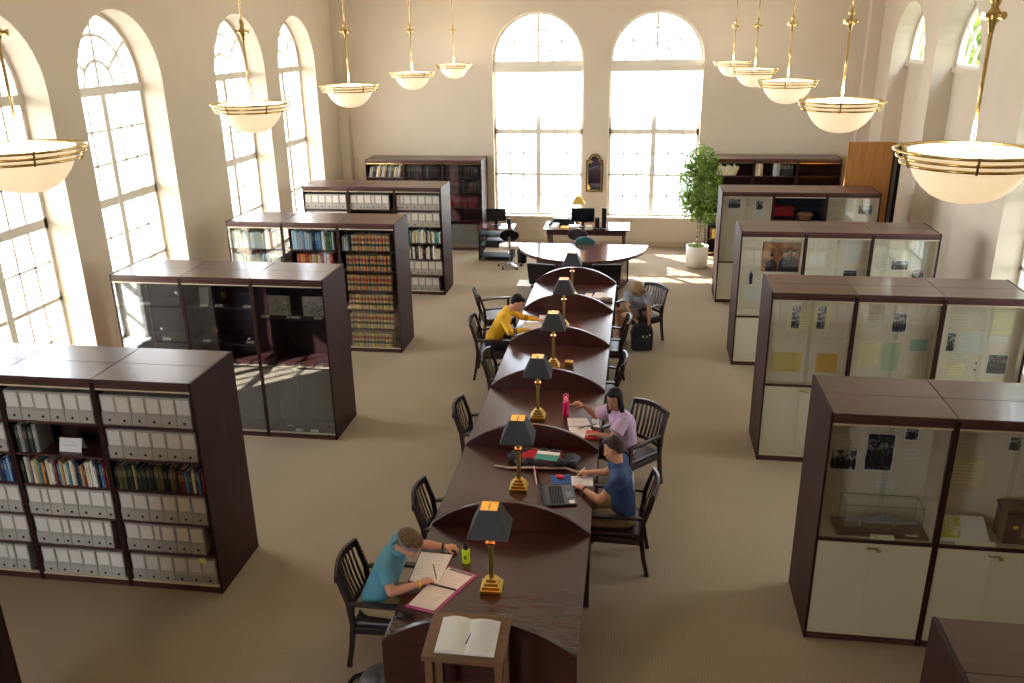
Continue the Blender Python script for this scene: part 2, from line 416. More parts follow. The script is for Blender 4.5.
for i, (c, r) in enumerate(BWIN): window('y', YB, 1, c, r, shade=3.03, d0=.13)
for c in RWIN: window('x', XW1, 1, c, 1.0, shade=.78 if c < 6 else None)
for c, r in FILL_WIN: window('y', YF, -1, c, r, d0=.13)  # added fill-light window, out of view
for c in RWIN_HIGH: window('x', XW1, 1, c, 1.06, full=False)

# unseen slab added to keep high sun out of the left windows
struct('sun_block_slab', MB().box(-11.3, XW0 - .485, YF, YB + .4, 6.0, 6.12), mat('sun_block_white', S(215, 212, 205), .9))
# outside ground and trees seen through the right-hand windows
struct('ground', MB().box(-60, 60, -40, 90, -.6, -.5), mat('pale_paving', S(150, 148, 138), .9, var=.06, vscale=.6))
LEAFO = leafmat('sunlit_tree_leaves', S(92, 128, 40), S(190, 205, 96), .6)
def leaves(cx, cy, cz, rx, rz, n, size, seed, clump=1.0):
    rnd = random.Random(seed); mb = MB()
    for _ in range(n):
        while True:
            v = Vector((rnd.uniform(-1, 1), rnd.uniform(-1, 1), rnd.uniform(-1, 1)))
            if .25 < v.length < 1: break
        v = v * (.8 + .2 * math.sin(7 * v.x + 3 * v.z) * clump)
        p = Vector((cx + v.x * rx, cy + v.y * rx, cz + v.z * rz))
        q = Euler((rnd.uniform(-.9, .9), rnd.uniform(-.9, .9), rnd.uniform(0, 6.28))).to_matrix()
        L = size * rnd.uniform(.7, 1.3); W = L * .42
        mb._f([mb.bm.verts.new(p + q @ Vector(x)) for x in ((-L / 2, 0, 0), (-L * .1, W / 2, .15 * L), (L / 2, 0, -.1 * L), (-L * .1, -W / 2, .15 * L))])
    return mb
for i, (x, y, r, lab) in enumerate([(9.6, 27, 2.6, 'leafy yellow-green tree outside the high windows, nearest the building'), (12.5, 34, 3.0, 'leafy yellow-green tree outside, second from the building'), (13, 22, 2.4, 'leafy green tree outside the right wall, behind the hedge trees'), (9.0, 12.2, 2.6, 'dense green tree close outside the full-height right window'), (9.2, 7.0, 2.7, 'dense green tree close outside the right wall, nearest the camera'), (9.6, 17.4, 2.2, 'green tree outside the right wall below the high windows'), (15.5, 43, 3.6, 'large yellow-green tree outside, farthest beyond the high windows')]):
    t = thing('tree', lab, 'tree', (x, y, -.5), 0, 'trees outside the right-hand windows')
    obj('trunk', MB().tube([(0, 0, 0), (.05, 0, 2), (-.05, .05, 4.2)], [.22, .16, .09], 8), mat('bark', S(84, 70, 56), .9, bump=.4, bscale=20), t)
    obj('foliage', leaves(0, 0, 5.6, r, 3.2, 2600, .42, i), LEAFO, t)

# ------------------------------------------------------------------ cabinets
W = .923; DP = .785
def cab_bay(name, label, cat, group, loc, H, kind, shelves, zdiv=None, lining=None, depth=.37, trim=STRIP, glass=GLASS, ends=''):
    """one bay: x 0..W, front y=0, back y=DP"""
    t = thing(name, label, cat, loc, 0, group); W_ = W - .002
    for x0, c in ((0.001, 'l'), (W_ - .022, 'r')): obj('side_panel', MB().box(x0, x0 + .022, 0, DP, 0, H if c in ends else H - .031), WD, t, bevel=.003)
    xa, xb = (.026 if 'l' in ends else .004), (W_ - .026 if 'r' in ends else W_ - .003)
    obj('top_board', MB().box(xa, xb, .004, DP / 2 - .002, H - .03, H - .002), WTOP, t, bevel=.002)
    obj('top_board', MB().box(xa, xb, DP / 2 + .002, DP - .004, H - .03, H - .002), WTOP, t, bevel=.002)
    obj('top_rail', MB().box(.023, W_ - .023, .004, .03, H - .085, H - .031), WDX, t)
    obj('trim_strip', MB().box(.023, W_ - .023, .002, .03, H - .1, H - .086), trim, t)
    obj('plinth', MB().box(.023, W_ - .023, .006, DP - .006, 0, .065), WDX, t)
    obj('threshold_strip', MB().box(.023, W_ - .023, .003, .03, .066, .08), trim, t)
    lin_ = lining or WD
    obj('back_panel', MB().box(.023, W_ - .023, depth, depth + .015, .066, H - .032), lin_, t)
    for z in shelves: obj('shelf', MB().box(.023, W_ - .023, .012, depth - .001, z - .02, z), lin_ if kind == 'display_dark' else WDX, t, bevel=.002)
    if lining is not None:
        for x0 in (.0235, W_ - .0255): obj('side_lining', MB().box(x0, x0 + .002, .03, depth - .001, (zdiv or .09) + .002, H - .101), lining, t)
    if kind in ('glass', 'display_dark', 'display'):
        g0 = (zdiv + .012) if zdiv and kind == 'display' else .081
        for a, b, y in ((.024, W_ / 2 + .02, .006), (W_ / 2 - .02, W_ - .024, .012)):
            obj('glass_door', MB().box(a, b, y, y + .004, g0, H - .101), glass, t)
    if kind == 'display':
        obj('divider_rail', MB().box(.023, W_ - .023, .002, .03, zdiv - .012, zdiv + .01), WD, t)
        obj('display_deck', MB().box(.023, W_ - .023, .031, depth - .001, zdiv - .02, zdiv), CREAM, t)
        d1 = obj('lower_door', MB().box(.024, W_ / 2 + .03, .012, .02, .082, zdiv - .013), CREAM, t)
        d2 = obj('lower_door', MB().box(W_ / 2 - .03, W_ - .024, .003, .011, .082, zdiv - .013), CREAM, t)
        h = MB().box(W_ / 2 - .055, W_ / 2 + .03, -.012, .003, zdiv - .062, zdiv - .05); h.cyl((W_ / 2 + .02, .003, zdiv - .056), (W_ / 2 + .02, -.03, zdiv - .056), .009); h.box(W_ / 2 + .012, W_ / 2 + .05, -.03, -.027, zdiv - .075, zdiv - .055)
        obj('lock_and_key', h, BRASSD, d2)
    return t

def rear_shelves(t, z_l):
    obj('rear_back_panel', MB().box(.023, W - .025, .43, .445, .066, HR - .032), WD, t)
    for z in z_l: obj('rear_shelf', MB().box(.023, W - .025, .446, DP - .01, z - .02, z), WDX, t)
XL = -3.684; XR = 1.541; HR = 2.105
LX = [XL - 3 * W, XL - 2 * W, XL - W]
BAY = ['left', 'middle', 'right']; EN = ['l', '', 'r']
SH = [1.69, 1.36, 1.04, .72, .40]
LY = {1: 6.13, 2: 9.307, 3: 12.458, 4: 15.696}
rown = {1: 'nearest left bookcase', 2: 'dark display case', 3: 'law book case', 4: 'farthest left bookcase'}
B = {}
for i in range(3):
    B[1, i] = cab_bay('bookcase', '%s bay of the nearest open mahogany bookcase on the left, filled with grey boxes' % BAY[i], 'bookcase', 'nearest left bookcase', (LX[i], LY[1], 0), 2.13, 'open', SH, ends=EN[i])
    B[4, i] = cab_bay('bookcase', '%s bay of the farthest free-standing open bookcase on the left, with pale boxes' % BAY[i], 'bookcase', 'farthest free-standing left bookcase', (LX[i], LY[4], 0), 2.13, 'open', SH, ends=EN[i])
    B[3, i] = cab_bay('glass_bookcase', '%s bay of the glass-fronted bookcase on the left, third row from the front' % BAY[i], 'bookcase', 'glass-fronted bookcase, third row', (LX[i], LY[3], 0), 2.13, 'glass', SH, ends=EN[i])
    B[2, i] = cab_bay('display_case', '%s bay of the dark glass display case behind the nearest left bookcase' % BAY[i], 'display case', 'dark glass display case', (LX[i], LY[2], 0), 2.13, 'display_dark', [[1.74, 1.27, .98], [1.74, 1.27, .98], [1.62, .98]][i], lining=DINT, glass=GLASSD, ends=EN[i])
# the row in the bottom left corner: only the dark end shows
cab_bay('bookcase', 'dark bookcase end cut off by the bottom left corner of the picture', 'bookcase', None, (LX[2], 2.94, 0), 2.13, 'open', SH, ends='r')
HR = 2.105
RY = {1: 6.186, 2: 9.397, 3: 12.502, 4: 15.739}
rr = {1: 'nearest', 2: 'second', 3: 'third', 4: 'farthest'}
for r in (1, 2, 3, 4):
    for i in range(3):
        x = XR + i * W
        if r == 4 and i == 1:
            cab_bay('display_case', 'middle bay of the farthest right display case, navy lined, holding red garments', 'display case', 'farthest right display case', (x, RY[r], 0), HR, 'display_dark', [.78], lining=NINT, depth=.36, ends=EN[i])
        else:
            dc = cab_bay('display_case', '%s bay of the %s glass and mahogany display case on the right' % (BAY[i], rr[r]), 'display case', '%s right display case' % rr[r], (x, RY[r], 0), HR, 'display', [], zdiv=.98 if r == 1 else (.98 if r == 2 else .79), lining=BACKB, depth=.36 if r == 1 else .13, ends=EN[i])
            if r < 4: rear_shelves(dc, [1.64, 1.3, .96, .62])
for i in range(2):
    rb = cab_bay('display_case', ['dark mahogany cabinet end in the bottom right corner', 'second bay of the mahogany cabinet in the bottom right corner'][i], 'display case', None, (XR + i * W, 2.98, 0), HR, 'display', [], zdiv=.98, lining=BACKB, depth=.36, ends=EN[i]); rear_shelves(rb, [1.64, 1.3, .96, .62])
YBK = 19.33
for i in range(3):
    BL = cab_bay('glass_bookcase', '%s bay of the tall dark bookcase against the back wall, left of the windows' % BAY[i], 'bookcase', 'dark bookcase on the back wall at left', (-3.56 - (3 - i) * W, YBK, 0), 2.13, 'open' if i == 0 else 'glass', [1.72, 1.39, 1.07, .74, .42] if i < 2 else [1.72, 1.39, 1.02, .72], lining=None, trim=BRASS, glass=GLASSD, ends=EN[i])
    cab_bay('bookcase', '%s bay of the low-lit bookcase against the back wall behind the potted tree' % BAY[i], 'bookcase', 'dark bookcase on the back wall at right', (1.62 + i * W, YBK, 0), 2.2, 'open', [1.82, 1.45, 1.1, .72, .4], trim=BRASS, ends=EN[i])

# ------------------------------------------------------------------ document boxes, books
# grey document box, front at y=0, x centred
def doc_box(wd=.136, H=.27):
    t = thing('document_box', 'x', 'document box')
    b = MB(); hw = wd / 2
    b.prism([(0.0, 0), (.25, 0), (.25, H), (.012, H), (.012, .12), (0, .1)], 'x', -hw, hw)
    obj('box_body', b, GREYBOX, t)
    obj('label', MB().box(-hw + .012, hw - .012, .008, .0125, .125, H - .02), BOXLAB, t)
    if True: obj('finger_hole', MB().cyl((0, .0005, .045), (0, -.002, .045), .013, n=10), HOLE, t)
    return t
BOX = doc_box(H=.282); BOXN = doc_box(.07, H=.282); usedb = {id(BOX): 0, id(BOXN): 0}
def ordn(k): return ['first', 'second', 'third', 'fourth', 'fifth', 'sixth', 'seventh', 'eighth', 'ninth', 'tenth', 'eleventh', 'twelfth', '13th', '14th', '15th', '16th', '17th', '18th', '19th', '20th', '21st', '22nd', '23rd', '24th', '25th', '26th', '27th', '28th', '29th', '30th'][k]
def place_proto(proto, loc, rz, label, group):
    if usedb.get(id(proto), 1) == 0:
        usedb[id(proto)] = 1; proto.location = loc; proto.rotation_euler = (0, 0, rz); proto['label'] = label; proto['group'] = group; return proto
    return dup(proto, loc, rz, label, group)
def box_row(x0, y, z, pat, where, group):
    x = x0 - .008; k = 0
    for ch in pat:
        wd = {'B': .138, 'n': .072, '_': .05, '-': .138}[ch]
        if ch in 'Bn':
            place_proto(BOX if ch == 'B' else BOXN, (x + wd / 2, y + .02 + random.uniform(0, .006), z + .001), random.uniform(-.01, .01),
                        '%s grey document box, %s from left on the %s' % ('wide' if ch == 'B' else 'narrow', ordn(k), where), group); k += 1
        x += wd + .003
LV = [1.69, 1.36, 1.04, .72, .40, .066]
LVN = ['top shelf', 'second shelf', 'third shelf', 'fourth shelf', 'fifth shelf', 'bottom shelf']
L1 = {(0, 0): 'BBBBBB', (0, 1): 'BBBBBB', (0, 3): 'BBBBBB', (0, 4): 'BBBBBB', (0, 5): 'BBBBnB',
      (1, 0): 'BBBBBB', (1, 3): 'BnBBBBn', (1, 4): 'BBnBnBn', (1, 5): 'BBBBBB',
      (2, 0): 'BBBBBB', (2, 1): 'BBBBBB', (2, 3): 'BBBBBB', (2, 4): 'BBnBBB', (2, 5): 'BBBBBB'}
for (b, s), pat in L1.items():
    box_row(LX[b] + .032, LY[1], LV[s], pat, '%s, %s bay, nearest left bookcase' % (LVN[s], BAY[b]), 'document boxes on the %s, %s bay, nearest bookcase' % (LVN[s], BAY[b]))
L4 = {(0, 0): 'BBBBBB', (0, 1): 'BBBBBB', (1, 0): 'BBBnBB', (2, 0): 'nnBBBBB', (2, 1): 'BBBBBB', (2, 4): 'nnBBBBB', (2, 5): 'BnBBBB'}
for (b, s), pat in L4.items():
    box_row(LX[b] + .032, LY[4], LV[s], pat, '%s, %s bay, farthest open bookcase' % (LVN[s], BAY[b]), 'document boxes on the %s, %s bay, farthest bookcase' % (LVN[s], BAY[b]))

for rw, ry, bays in ((0, 2.98, (0, 1)), (1, RY[1], (0, 1, 2)), (2, RY[2], (0, 1))):
    for b in bays:
        for s_i, z in enumerate((1.64, 1.3, .96)):
            for k in range(5):
                place_proto(BOX, (XR + b * W + .1 + .145 * (k + .5), ry + DP - .02, z + .001), PI,
                    'pale box, %s along, %s rear shelf, %s bay, %s' % (ordn(k), ['top', 'second', 'third'][s_i], BAY[b], ['corner cabinet', 'nearest display case', 'second display case'][rw]),
                    'pale boxes on the rear shelves seen in the glass')
CN = {'cream': (224, 214, 190), 'white': (226, 226, 222), 'navy': (34, 46, 84), 'blue': (66, 122, 170), 'dark red': (120, 34, 34), 'red': (176, 44, 38), 'black': (28, 28, 30), 'dark green': (38, 52, 40), 'green': (60, 110, 66), 'tan': (186, 158, 112), 'brown': (84, 58, 42), 'grey': (142, 140, 136), 'orange': (214, 126, 44), 'teal': (66, 130, 136), 'yellow': (222, 190, 90), 'olive': (104, 100, 62), 'pale blue': (168, 196, 214), 'silver': (176, 180, 188)}
PROTO = {}; BOOKS = []
def bookmesh(mats_n, kind):
    """unit book: width 1 (x), depth .2, height 1 (z); pages inside covers"""
    mb = MB()
    mb.prism([(-.5, 0.012), (-.3, 0.003), (0, 0), (.3, .003), (.5, .012), (.5, .2), (.38, .2), (.38, .03), (-.38, .03), (-.38, .2), (-.5, .2)], 'z', 0, 1, 0)
    mb.box(-.38, .38, .031, .192, .015, .985, 1)
    if kind == 'law':
        mb.prism([(-.51, .011), (-.3, .002), (0, -.001), (.3, .002), (.51, .011), (.51, .0125), (-.51, .0125)], 'z', .62, .8, 2)
        mb.prism([(-.51, .011), (-.3, .002), (0, -.001), (.3, .002), (.51, .011), (.51, .0125), (-.51, .0125)], 'z', .3, .46, 3)
    else:
        mb.prism([(-.36, .0045), (-.2, .0005), (0, -.002), (.2, .0005), (.36, .0045), (.36, .0125), (-.36, .0125)], 'z', .55, .82, 2)
    return mb.mesh('book')
def proto(color, kind='plain'):
    k = (color, kind)
    if k in PROTO: return PROTO[k]
    me = bookmesh(4, kind); cm = mat('book_cloth_' + color.replace(' ', '_'), S(*CN[color]), .6)
    pg = mat('page_block', S(220, 210, 186), .8)
    if kind == 'law':
        for m in (cm, pg, mat('law_red_label', S(150, 62, 50), .5), mat('law_dark_label', S(34, 62, 44), .5)): me.materials.append(m)
    else:
        lab = tuple(int(.62 * v + .38 * q) for v, q in zip(CN[color], (206, 190, 150)))
        for m in (cm, pg, mat('spine_label_' + color.replace(' ', '_'), S(*lab), .6)): me.materials.append(m)
    PROTO[k] = me; return me
def book_row(x0, x1, y, z, cols, hrange, wrange, where, group, kind='plain', lean=0, name='book', gap=.001, dmax=1.0):
    x = x0; k = 0; rnd = random.Random(hash((round(x0, 2), round(z, 2), round(y, 1))) if False else int(x0 * 100 + z * 1000 + y * 10))
    while True:
        wd = rnd.uniform(*wrange)
        if x + wd > x1: break
        h = rnd.uniform(*hrange); c = cols[k % len(cols)] if kind == 'law' else rnd.choice(cols)
        a = lean
        loc = (x + wd / 2, y + .02 + rnd.uniform(0, .02), z + .001 + abs(math.sin(a)) * wd / 2)
        BOOKS.append((wd * h / ((loc[0]) ** 2 + loc[1] ** 2 + (4.9 - z) ** 2), c, kind, loc, (wd, dmax, h), a,
            '%s %s, %s from left, %s' % (c, 'banded law book' if kind == 'law' else 'book', ordn(min(k, 29)), where), group))
        x += wd + gap + (abs(math.sin(a)) * .02); k += 1
mixc = ['cream', 'white', 'navy', 'blue', 'dark red', 'grey', 'tan', 'black', 'dark green', 'tan', 'brown', 'grey', 'cream', 'teal', 'white', 'black', 'cream', 'brown', 'orange', 'tan']
drk = ['black', 'dark green', 'dark green', 'olive', 'black', 'brown', 'olive', 'tan', 'black']
y = LY[1]
book_row(LX[0] + .5, LX[0] + .9, y, 1.04, ['white', 'blue', 'navy', 'cream', 'pale blue'], (.2, .26), (.025, .04), 'third shelf, left bay, nearest bookcase', 'books on the third shelf, left bay, nearest bookcase')
book_row(LX[1] + .03, LX[1] + .9, y, 1.04, mixc, (.2, .26), (.02, .034), 'third shelf, middle bay, nearest bookcase', 'books on the third shelf, middle bay, nearest bookcase')
book_row(LX[2] + .03, LX[2] + .62, y, 1.04, drk, (.22, .25), (.021, .03), 'third shelf, right bay, nearest bookcase', 'books on the third shelf, right bay, nearest bookcase')
book_row(LX[2] + .64, LX[2] + .9, y, 1.0401, ['tan', 'dark red', 'blue', 'cream', 'orange', 'brown', 'red'], (.2, .25), (.02, .034), 'end of third shelf, right bay, nearest bookcase', 'books at the right end, third shelf, right bay')
book_row(LX[1] + .04, LX[1] + .27, y, 1.36, ['olive', 'grey', 'black', 'dark green'], (.25, .28), (.03, .045), 'second shelf, middle bay, nearest bookcase', 'folders on the second shelf, middle bay')
cd = thing('place_card', 'small white folded card sign on the second shelf of the nearest bookcase', 'card', (LX[1] + .52, y + .08, 1.361))
obj('card_front', MB().hexa([(-.11, 0, 0), (.11, 0, 0), (.11, .004, 0), (-.11, .004, 0)], [(-.11, .04, .12), (.11, .04, .12), (.11, .044, .12), (-.11, .044, .12)]), PAPER, cd)
obj('card_back', MB().hexa([(-.11, .085, 0), (.11, .085, 0), (.11, .089, 0), (-.11, .089, 0)], [(-.11, .045, .12), (.11, .045, .12), (.11, .049, .12), (-.11, .049, .12)]), PAPER, cd)
k = MB(); k.box(-.07, .07, .0165, .0185, .056, .06, T=None); obj('printed_line', k, INK, cd)
st = obj('sticky_note', MB().box(-.03, .03, 0, .002, -.03, .03), mat('yellow_note', S(226, 232, 140), .8)); st.location = (LX[2] + .76, y + .011, .34)
tag(st, 'yellow-green sticky note stuck on a grey box, bottom shelf of nearest bookcase', 'sticky note')
# farthest open bookcase books
y = LY[4]
book_row(LX[2] + .03, LX[2] + .9, y, 1.04, ['pale blue', 'white', 'teal', 'cream', 'tan', 'brown', 'white', 'blue'], (.2, .27), (.03, .045), 'third shelf, right bay, farthest open bookcase', 'books on the third shelf, farthest open bookcase')
book_row(LX[2] + .03, LX[2] + .9, y, .72, ['cream', 'black', 'dark green', 'white', 'brown', 'grey', 'white'], (.2, .27), (.03, .045), 'fourth shelf, right bay, farthest open bookcase', 'books on the fourth shelf, farthest open bookcase')
# law book case
y = LY[3]
book_row(LX[0] + .05, LX[0] + .66, y, 1.69, ['white', 'pale blue', 'white', 'cream', 'teal'], (.24, .3), (.02, .035), 'top shelf, left bay, glass bookcase', 'pale books on the top shelf, left bay, glass bookcase')
book_row(LX[0] + .68, LX[0] + .88, y, 1.6901, ['orange', 'tan', 'cream', 'red', 'green'], (.24, .3), (.025, .04), 'end of top shelf, left bay, glass bookcase', 'orange and tan books, left bay, glass bookcase')
book_row(LX[0] + .05, LX[0] + .88, y, 1.36, ['white', 'silver', 'cream', 'pale blue'], (.2, .26), (.025, .04), 'second shelf, left bay, glass bookcase', 'books on the second shelf, left bay, glass bookcase')
book_row(LX[1] + .14, LX[1] + .62, y, 1.69, ['navy', 'blue', 'silver', 'blue', 'pale blue'], (.26, .3), (.035, .05), 'top shelf, middle bay, glass bookcase', 'blue books on the top shelf, middle bay, glass bookcase')
book_row(LX[1] + .64, LX[1] + .84, y, 1.6901, ['green', 'white', 'silver', 'green'], (.24, .3), (.03, .045), 'end of top shelf, middle bay, glass bookcase', 'green books, middle bay, glass bookcase')
book_row(LX[1] + .2, LX[1] + .82, y, 1.36, ['orange', 'white', 'red', 'cream', 'silver'], (.24, .28), (.04, .055), 'second shelf, middle bay, glass bookcase', 'books on the second shelf, middle bay, glass bookcase')
for s, z in enumerate(LV):
    a = .18 if s == 0 else .06
    if s < 2:
        book_row(LX[2] + .04, LX[2] + a - .0, y, z, ['silver', 'pale blue', 'navy'], (.2, .24), (.03, .04), 'left end, %s, right bay, glass bookcase' % LVN[s], 'pale books at the left end, right bay')
    book_row(LX[2] + a + .02, LX[2] + (.82 if s < 5 else .78), y, z, ['tan', 'tan', 'orange'] if s < 3 else ['tan', 'tan', 'yellow', 'tan'], (.245, .25), (.054, .057), '%s, right bay, glass bookcase' % LVN[s], 'law books on the %s, right bay' % LVN[s], kind='law')
# back wall bookcase at left
y = YBK; bx0 = -3.56 - 3 * W
book_row(bx0 + .06, bx0 + .86, y, 1.72, ['black', 'tan', 'cream', 'grey', 'olive', 'brown', 'silver', 'tan'], (.24, .3), (.03, .045), 'top shelf, left bay, back wall bookcase', 'leaning books on the top shelf, back wall bookcase', lean=.22)
for b, sh in ((1, [1.72, 1.39]), (2, [1.72, 1.39, 1.02])):
    for z in sh:
        c = ['dark green', 'olive', 'black', 'dark green', 'brown'] if z > 1.05 else ['dark red', 'red', 'dark red', 'brown']
        book_row(bx0 + b * W + .05, bx0 + b * W + .87, y, z, c, (.24, .27), (.028, .04), 'shelf at %s, %s bay, back wall bookcase' % ('top' if z > 1.6 else ('second level' if z > 1.2 else 'third level'), BAY[b]), 'dark books behind glass, %s bay, back wall' % BAY[b])
# back wall bookcase at right
bx1 = 1.62
book_row(bx1 + .1, bx1 + .55, y, 1.82, ['cream', 'tan', 'cream', 'white'], (.2, .26), (.035, .05), 'top shelf, left bay, bookcase behind the tree', 'leaning books behind the potted tree', lean=.35)
book_row(bx1 + W + .03, bx1 + W + .2, y, 1.82, ['cream', 'white', 'tan'], (.28, .3), (.05, .06), 'top shelf, middle bay, bookcase behind tree', 'cream books, middle bay, back wall bookcase')
book_row(bx1 + W + .42, bx1 + W + .86, y, 1.82, ['grey', 'black', 'silver', 'grey'], (.26, .3), (.06, .075), 'top right, middle bay, bookcase behind tree', 'grey binders, middle bay, back wall bookcase')
book_row(bx1 + .06, bx1 + .8, y, .72, ['orange', 'yellow', 'brown', 'tan', 'black'], (.2, .27), (.05, .07), 'fourth shelf, left bay, bookcase behind the tree', 'books low down behind the potted tree')
book_row(bx1 + .06, bx1 + .8, y, .40, ['yellow', 'brown', 'orange', 'black'], (.2, .27), (.05, .07), 'fifth shelf, left bay, bookcase behind the tree', 'books near the floor behind the potted tree')

BOOKS.sort(key=lambda b: -b[0])
for _, c, kind, loc, sc_, a, lab, grp in BOOKS[:300]:
    o = bpy.data.objects.new('book', proto(c, kind)); COL.objects.link(o); o.location = loc; o.scale = sc_; o.rotation_euler = (0, a, 0)
    tag(o, lab, 'book', grp)
rest = bmesh.new(); rmats = []
for _, c, kind, loc, sc_, a, lab, grp in BOOKS[300:]:
    me = proto(c, kind).copy(); idx = []
    for m in me.materials:
        if m not in rmats: rmats.append(m)
        idx.append(rmats.index(m))
    for p in me.polygons: p.material_index = idx[p.material_index]
    me.transform(Matrix.Translation(loc) @ Matrix.Rotation(a, 4, 'Y') @ Matrix.Diagonal((*sc_, 1)))
    rest.from_mesh(me); bpy.data.meshes.remove(me)
me = bpy.data.meshes.new('books'); rest.to_mesh(me); rest.free()
for m in rmats: me.materials.append(m)
o = bpy.data.objects.new('books', me); COL.objects.link(o)
tag(o, 'small distant books filling the farthest shelves along the back wall', 'books', None, 'stuff')

# ------------------------------------------------------------------ papers and photographs in the right display cases
BW = photomat('black_white_photo', S(34, 34, 38), S(196, 192, 182), 22, S(96, 96, 98))
BWD = photomat('dark_photo', S(22, 24, 32), S(116, 116, 120), 16, S(44, 48, 58))
PC = {'pale': S(228, 218, 194), 'cream': S(234, 222, 172), 'green': S(192, 204, 164), 'teal': S(156, 190, 174), 'yellow': S(226, 196, 112), 'orange': S(226, 176, 86), 'white': S(222, 220, 208)}
def pinned(x0, x1, z0, z1, Y, kind, label, cat='paper'):
    wx, hz = x1 - x0, z1 - z0
    isph = kind in ('bw', 'bwd')
    m = BW if kind == 'bw' else BWD if kind == 'bwd' else mat('paper_' + kind, PC[kind], .8)
    t = thing('photograph' if isph else 'paper_sheet', label, 'photograph' if isph else cat, ((x0 + x1) / 2, Y, z0))
    obj('sheet', MB().box(-wx / 2, wx / 2, -.006, -.002, 0, hz), m, t)
    if isph:
        b = MB()
        for a in ((-wx / 2, wx / 2, 0, .012), (-wx / 2, wx / 2, hz - .012, hz), (-wx / 2, -wx / 2 + .012, 0, hz), (wx / 2 - .012, wx / 2, 0, hz)): b.box(a[0], a[1], -.0075, -.0062, a[2], a[3])
        obj('white_border', b, PAPER, t)
        f = MB(); n = 5 if wx > .15 else 1; fw = wx if n == 1 else wx * .42
        for i in range(n):
            cx = (i - (n - 1) / 2) * wx * .19
            f.prism([(cx + fw * .2 * math.cos(a), hz * .32 + hz * .26 * math.sin(a)) for a in [2 * PI * j / 12 for j in range(12)]], 'y', -.0078, -.0064, 0)
            f.prism([(cx + fw * .1 * math.cos(a), hz * (.66 + .03 * (i % 2)) + fw * .12 * math.sin(a)) for a in [2 * PI * j / 10 for j in range(10)]], 'y', -.0082, -.0064, 1)
        obj('figures', f, [mat('photo_dark_figure', S(30, 30, 36), .5), mat('photo_face', S(150, 146, 138), .5)], t)
    else:
        l = MB(); n = max(1, int(hz / .03)); rnd = random.Random(int(x0 * 999 + z0 * 77))
        for i in range(n):
            zz = hz * (i + .5) / n; e = rnd.uniform(.02, .25) * wx
            l.box(-wx / 2 + .08 * wx, wx / 2 - .05 * wx - e, -.0068, -.0062, zz - .0018, zz + .0018)
        obj('text_lines', l, INK, t)
    return t
Y1 = RY[1] + .36; Y2 = RY[2] + .13; Y3 = RY[3] + .13; Y4 = RY[4] + .13
P1 = [(1.67, 1.84, 1.69, 1.82, 'pale', 'pale typed sheet at top left of the nearest right display case'),
 (1.66, 1.88, 1.43, 1.63, 'bw', 'black and white photo of uniformed men, left side of nearest display case'),
 (1.93, 2.16, 1.44, 1.79, 'bwd', 'dark tall photo collage in the middle of the nearest display bay'),
 (2.21, 2.33, 1.73, 1.87, 'bw', 'small portrait photo at top of the nearest display bay'),
 (2.25, 2.35, 1.57, 1.66, 'white', 'small caption card below the portrait photo in nearest display bay'),
 (2.05, 2.19, 1.27, 1.40, 'white', 'small pale card behind the ship model'),
 (2.63, 2.78, 1.71, 1.86, 'pale', 'pale sheet at the top of the second nearest display bay'),
 (2.60, 2.86, 1.35, 1.59, 'cream', 'large cream document beside the bay divider, nearest display case'),
 (3.00, 3.11, 1.68, 1.82, 'bw', 'small dark photo at the right edge of the nearest display case'),
 (2.65, 2.78, 1.27, 1.30, 'white', 'thin caption strip above the open map, nearest display case')]
P2 = [(1.76, 2.23, 1.62, 1.95, 'cream', 'open newspaper spread with two dark picture columns, second display case'),
 (1.65, 1.96, 1.11, 1.35, 'yellow', 'pale yellow sheet low in the left bay, second display case'),
 (2.13, 2.36, 1.12, 1.35, 'orange', 'orange-yellow sheet low in the left bay, second display case'),
 (1.97, 2.07, 1.04, 1.07, 'white', 'tiny caption between the yellow sheets, second display case'),
 (2.59, 2.79, 1.63, 1.83, 'pale', 'pale typed letter left of the couple photo, second display case'),
 (2.90, 3.06, 1.63, 1.87, 'bw', 'black and white photo of a standing couple, second display case'),
 (3.14, 3.28, 1.73, 1.76, 'white', 'caption strip right of the couple photo, second display case'),
 (2.60, 2.81, 1.23, 1.51, 'cream', 'cream handwritten letter below the typed letter, middle bay'),
 (2.84, 3.03, 1.17, 1.51, 'green', 'tall pale green booklet in the middle bay, second display case'),
 (3.13, 3.31, 1.42, 1.56, 'teal', 'small teal ticket in the middle bay, second display case'),
 (3.11, 3.29, 1.13, 1.25, 'pale', 'pale card at bottom of middle bay, second display case'),
 (3.16, 3.32, 1.38, 1.41, 'white', 'caption strip under the teal ticket'),
 (3.52, 3.74, 1.72, 1.90, 'pale', 'pale sheet at top left of the right bay, second display case'),
 (3.95, 4.17, 1.65, 1.93, 'cream', 'large cream letter at top right of the right bay, second display case'),
 (3.50, 3.61, 1.42, 1.66, 'bw', 'narrow photo of one figure beside the sketch sheet'),
 (3.63, 3.92, 1.42, 1.67, 'white', 'white sheet of small ink sketches in the right bay'),
 (3.95, 4.15, 1.56, 1.62, 'white', 'caption below the large cream letter'),
 (3.54, 3.76, 1.36, 1.39, 'white', 'caption strip under the narrow photo'),
 (3.97, 4.19, 1.17, 1.42, 'bwd', 'dark photo of a seated couple at bottom right, second display case'),
 (3.56, 3.74, 1.13, 1.29, 'cream', 'small cream sheet at bottom of the right bay, second display case')]
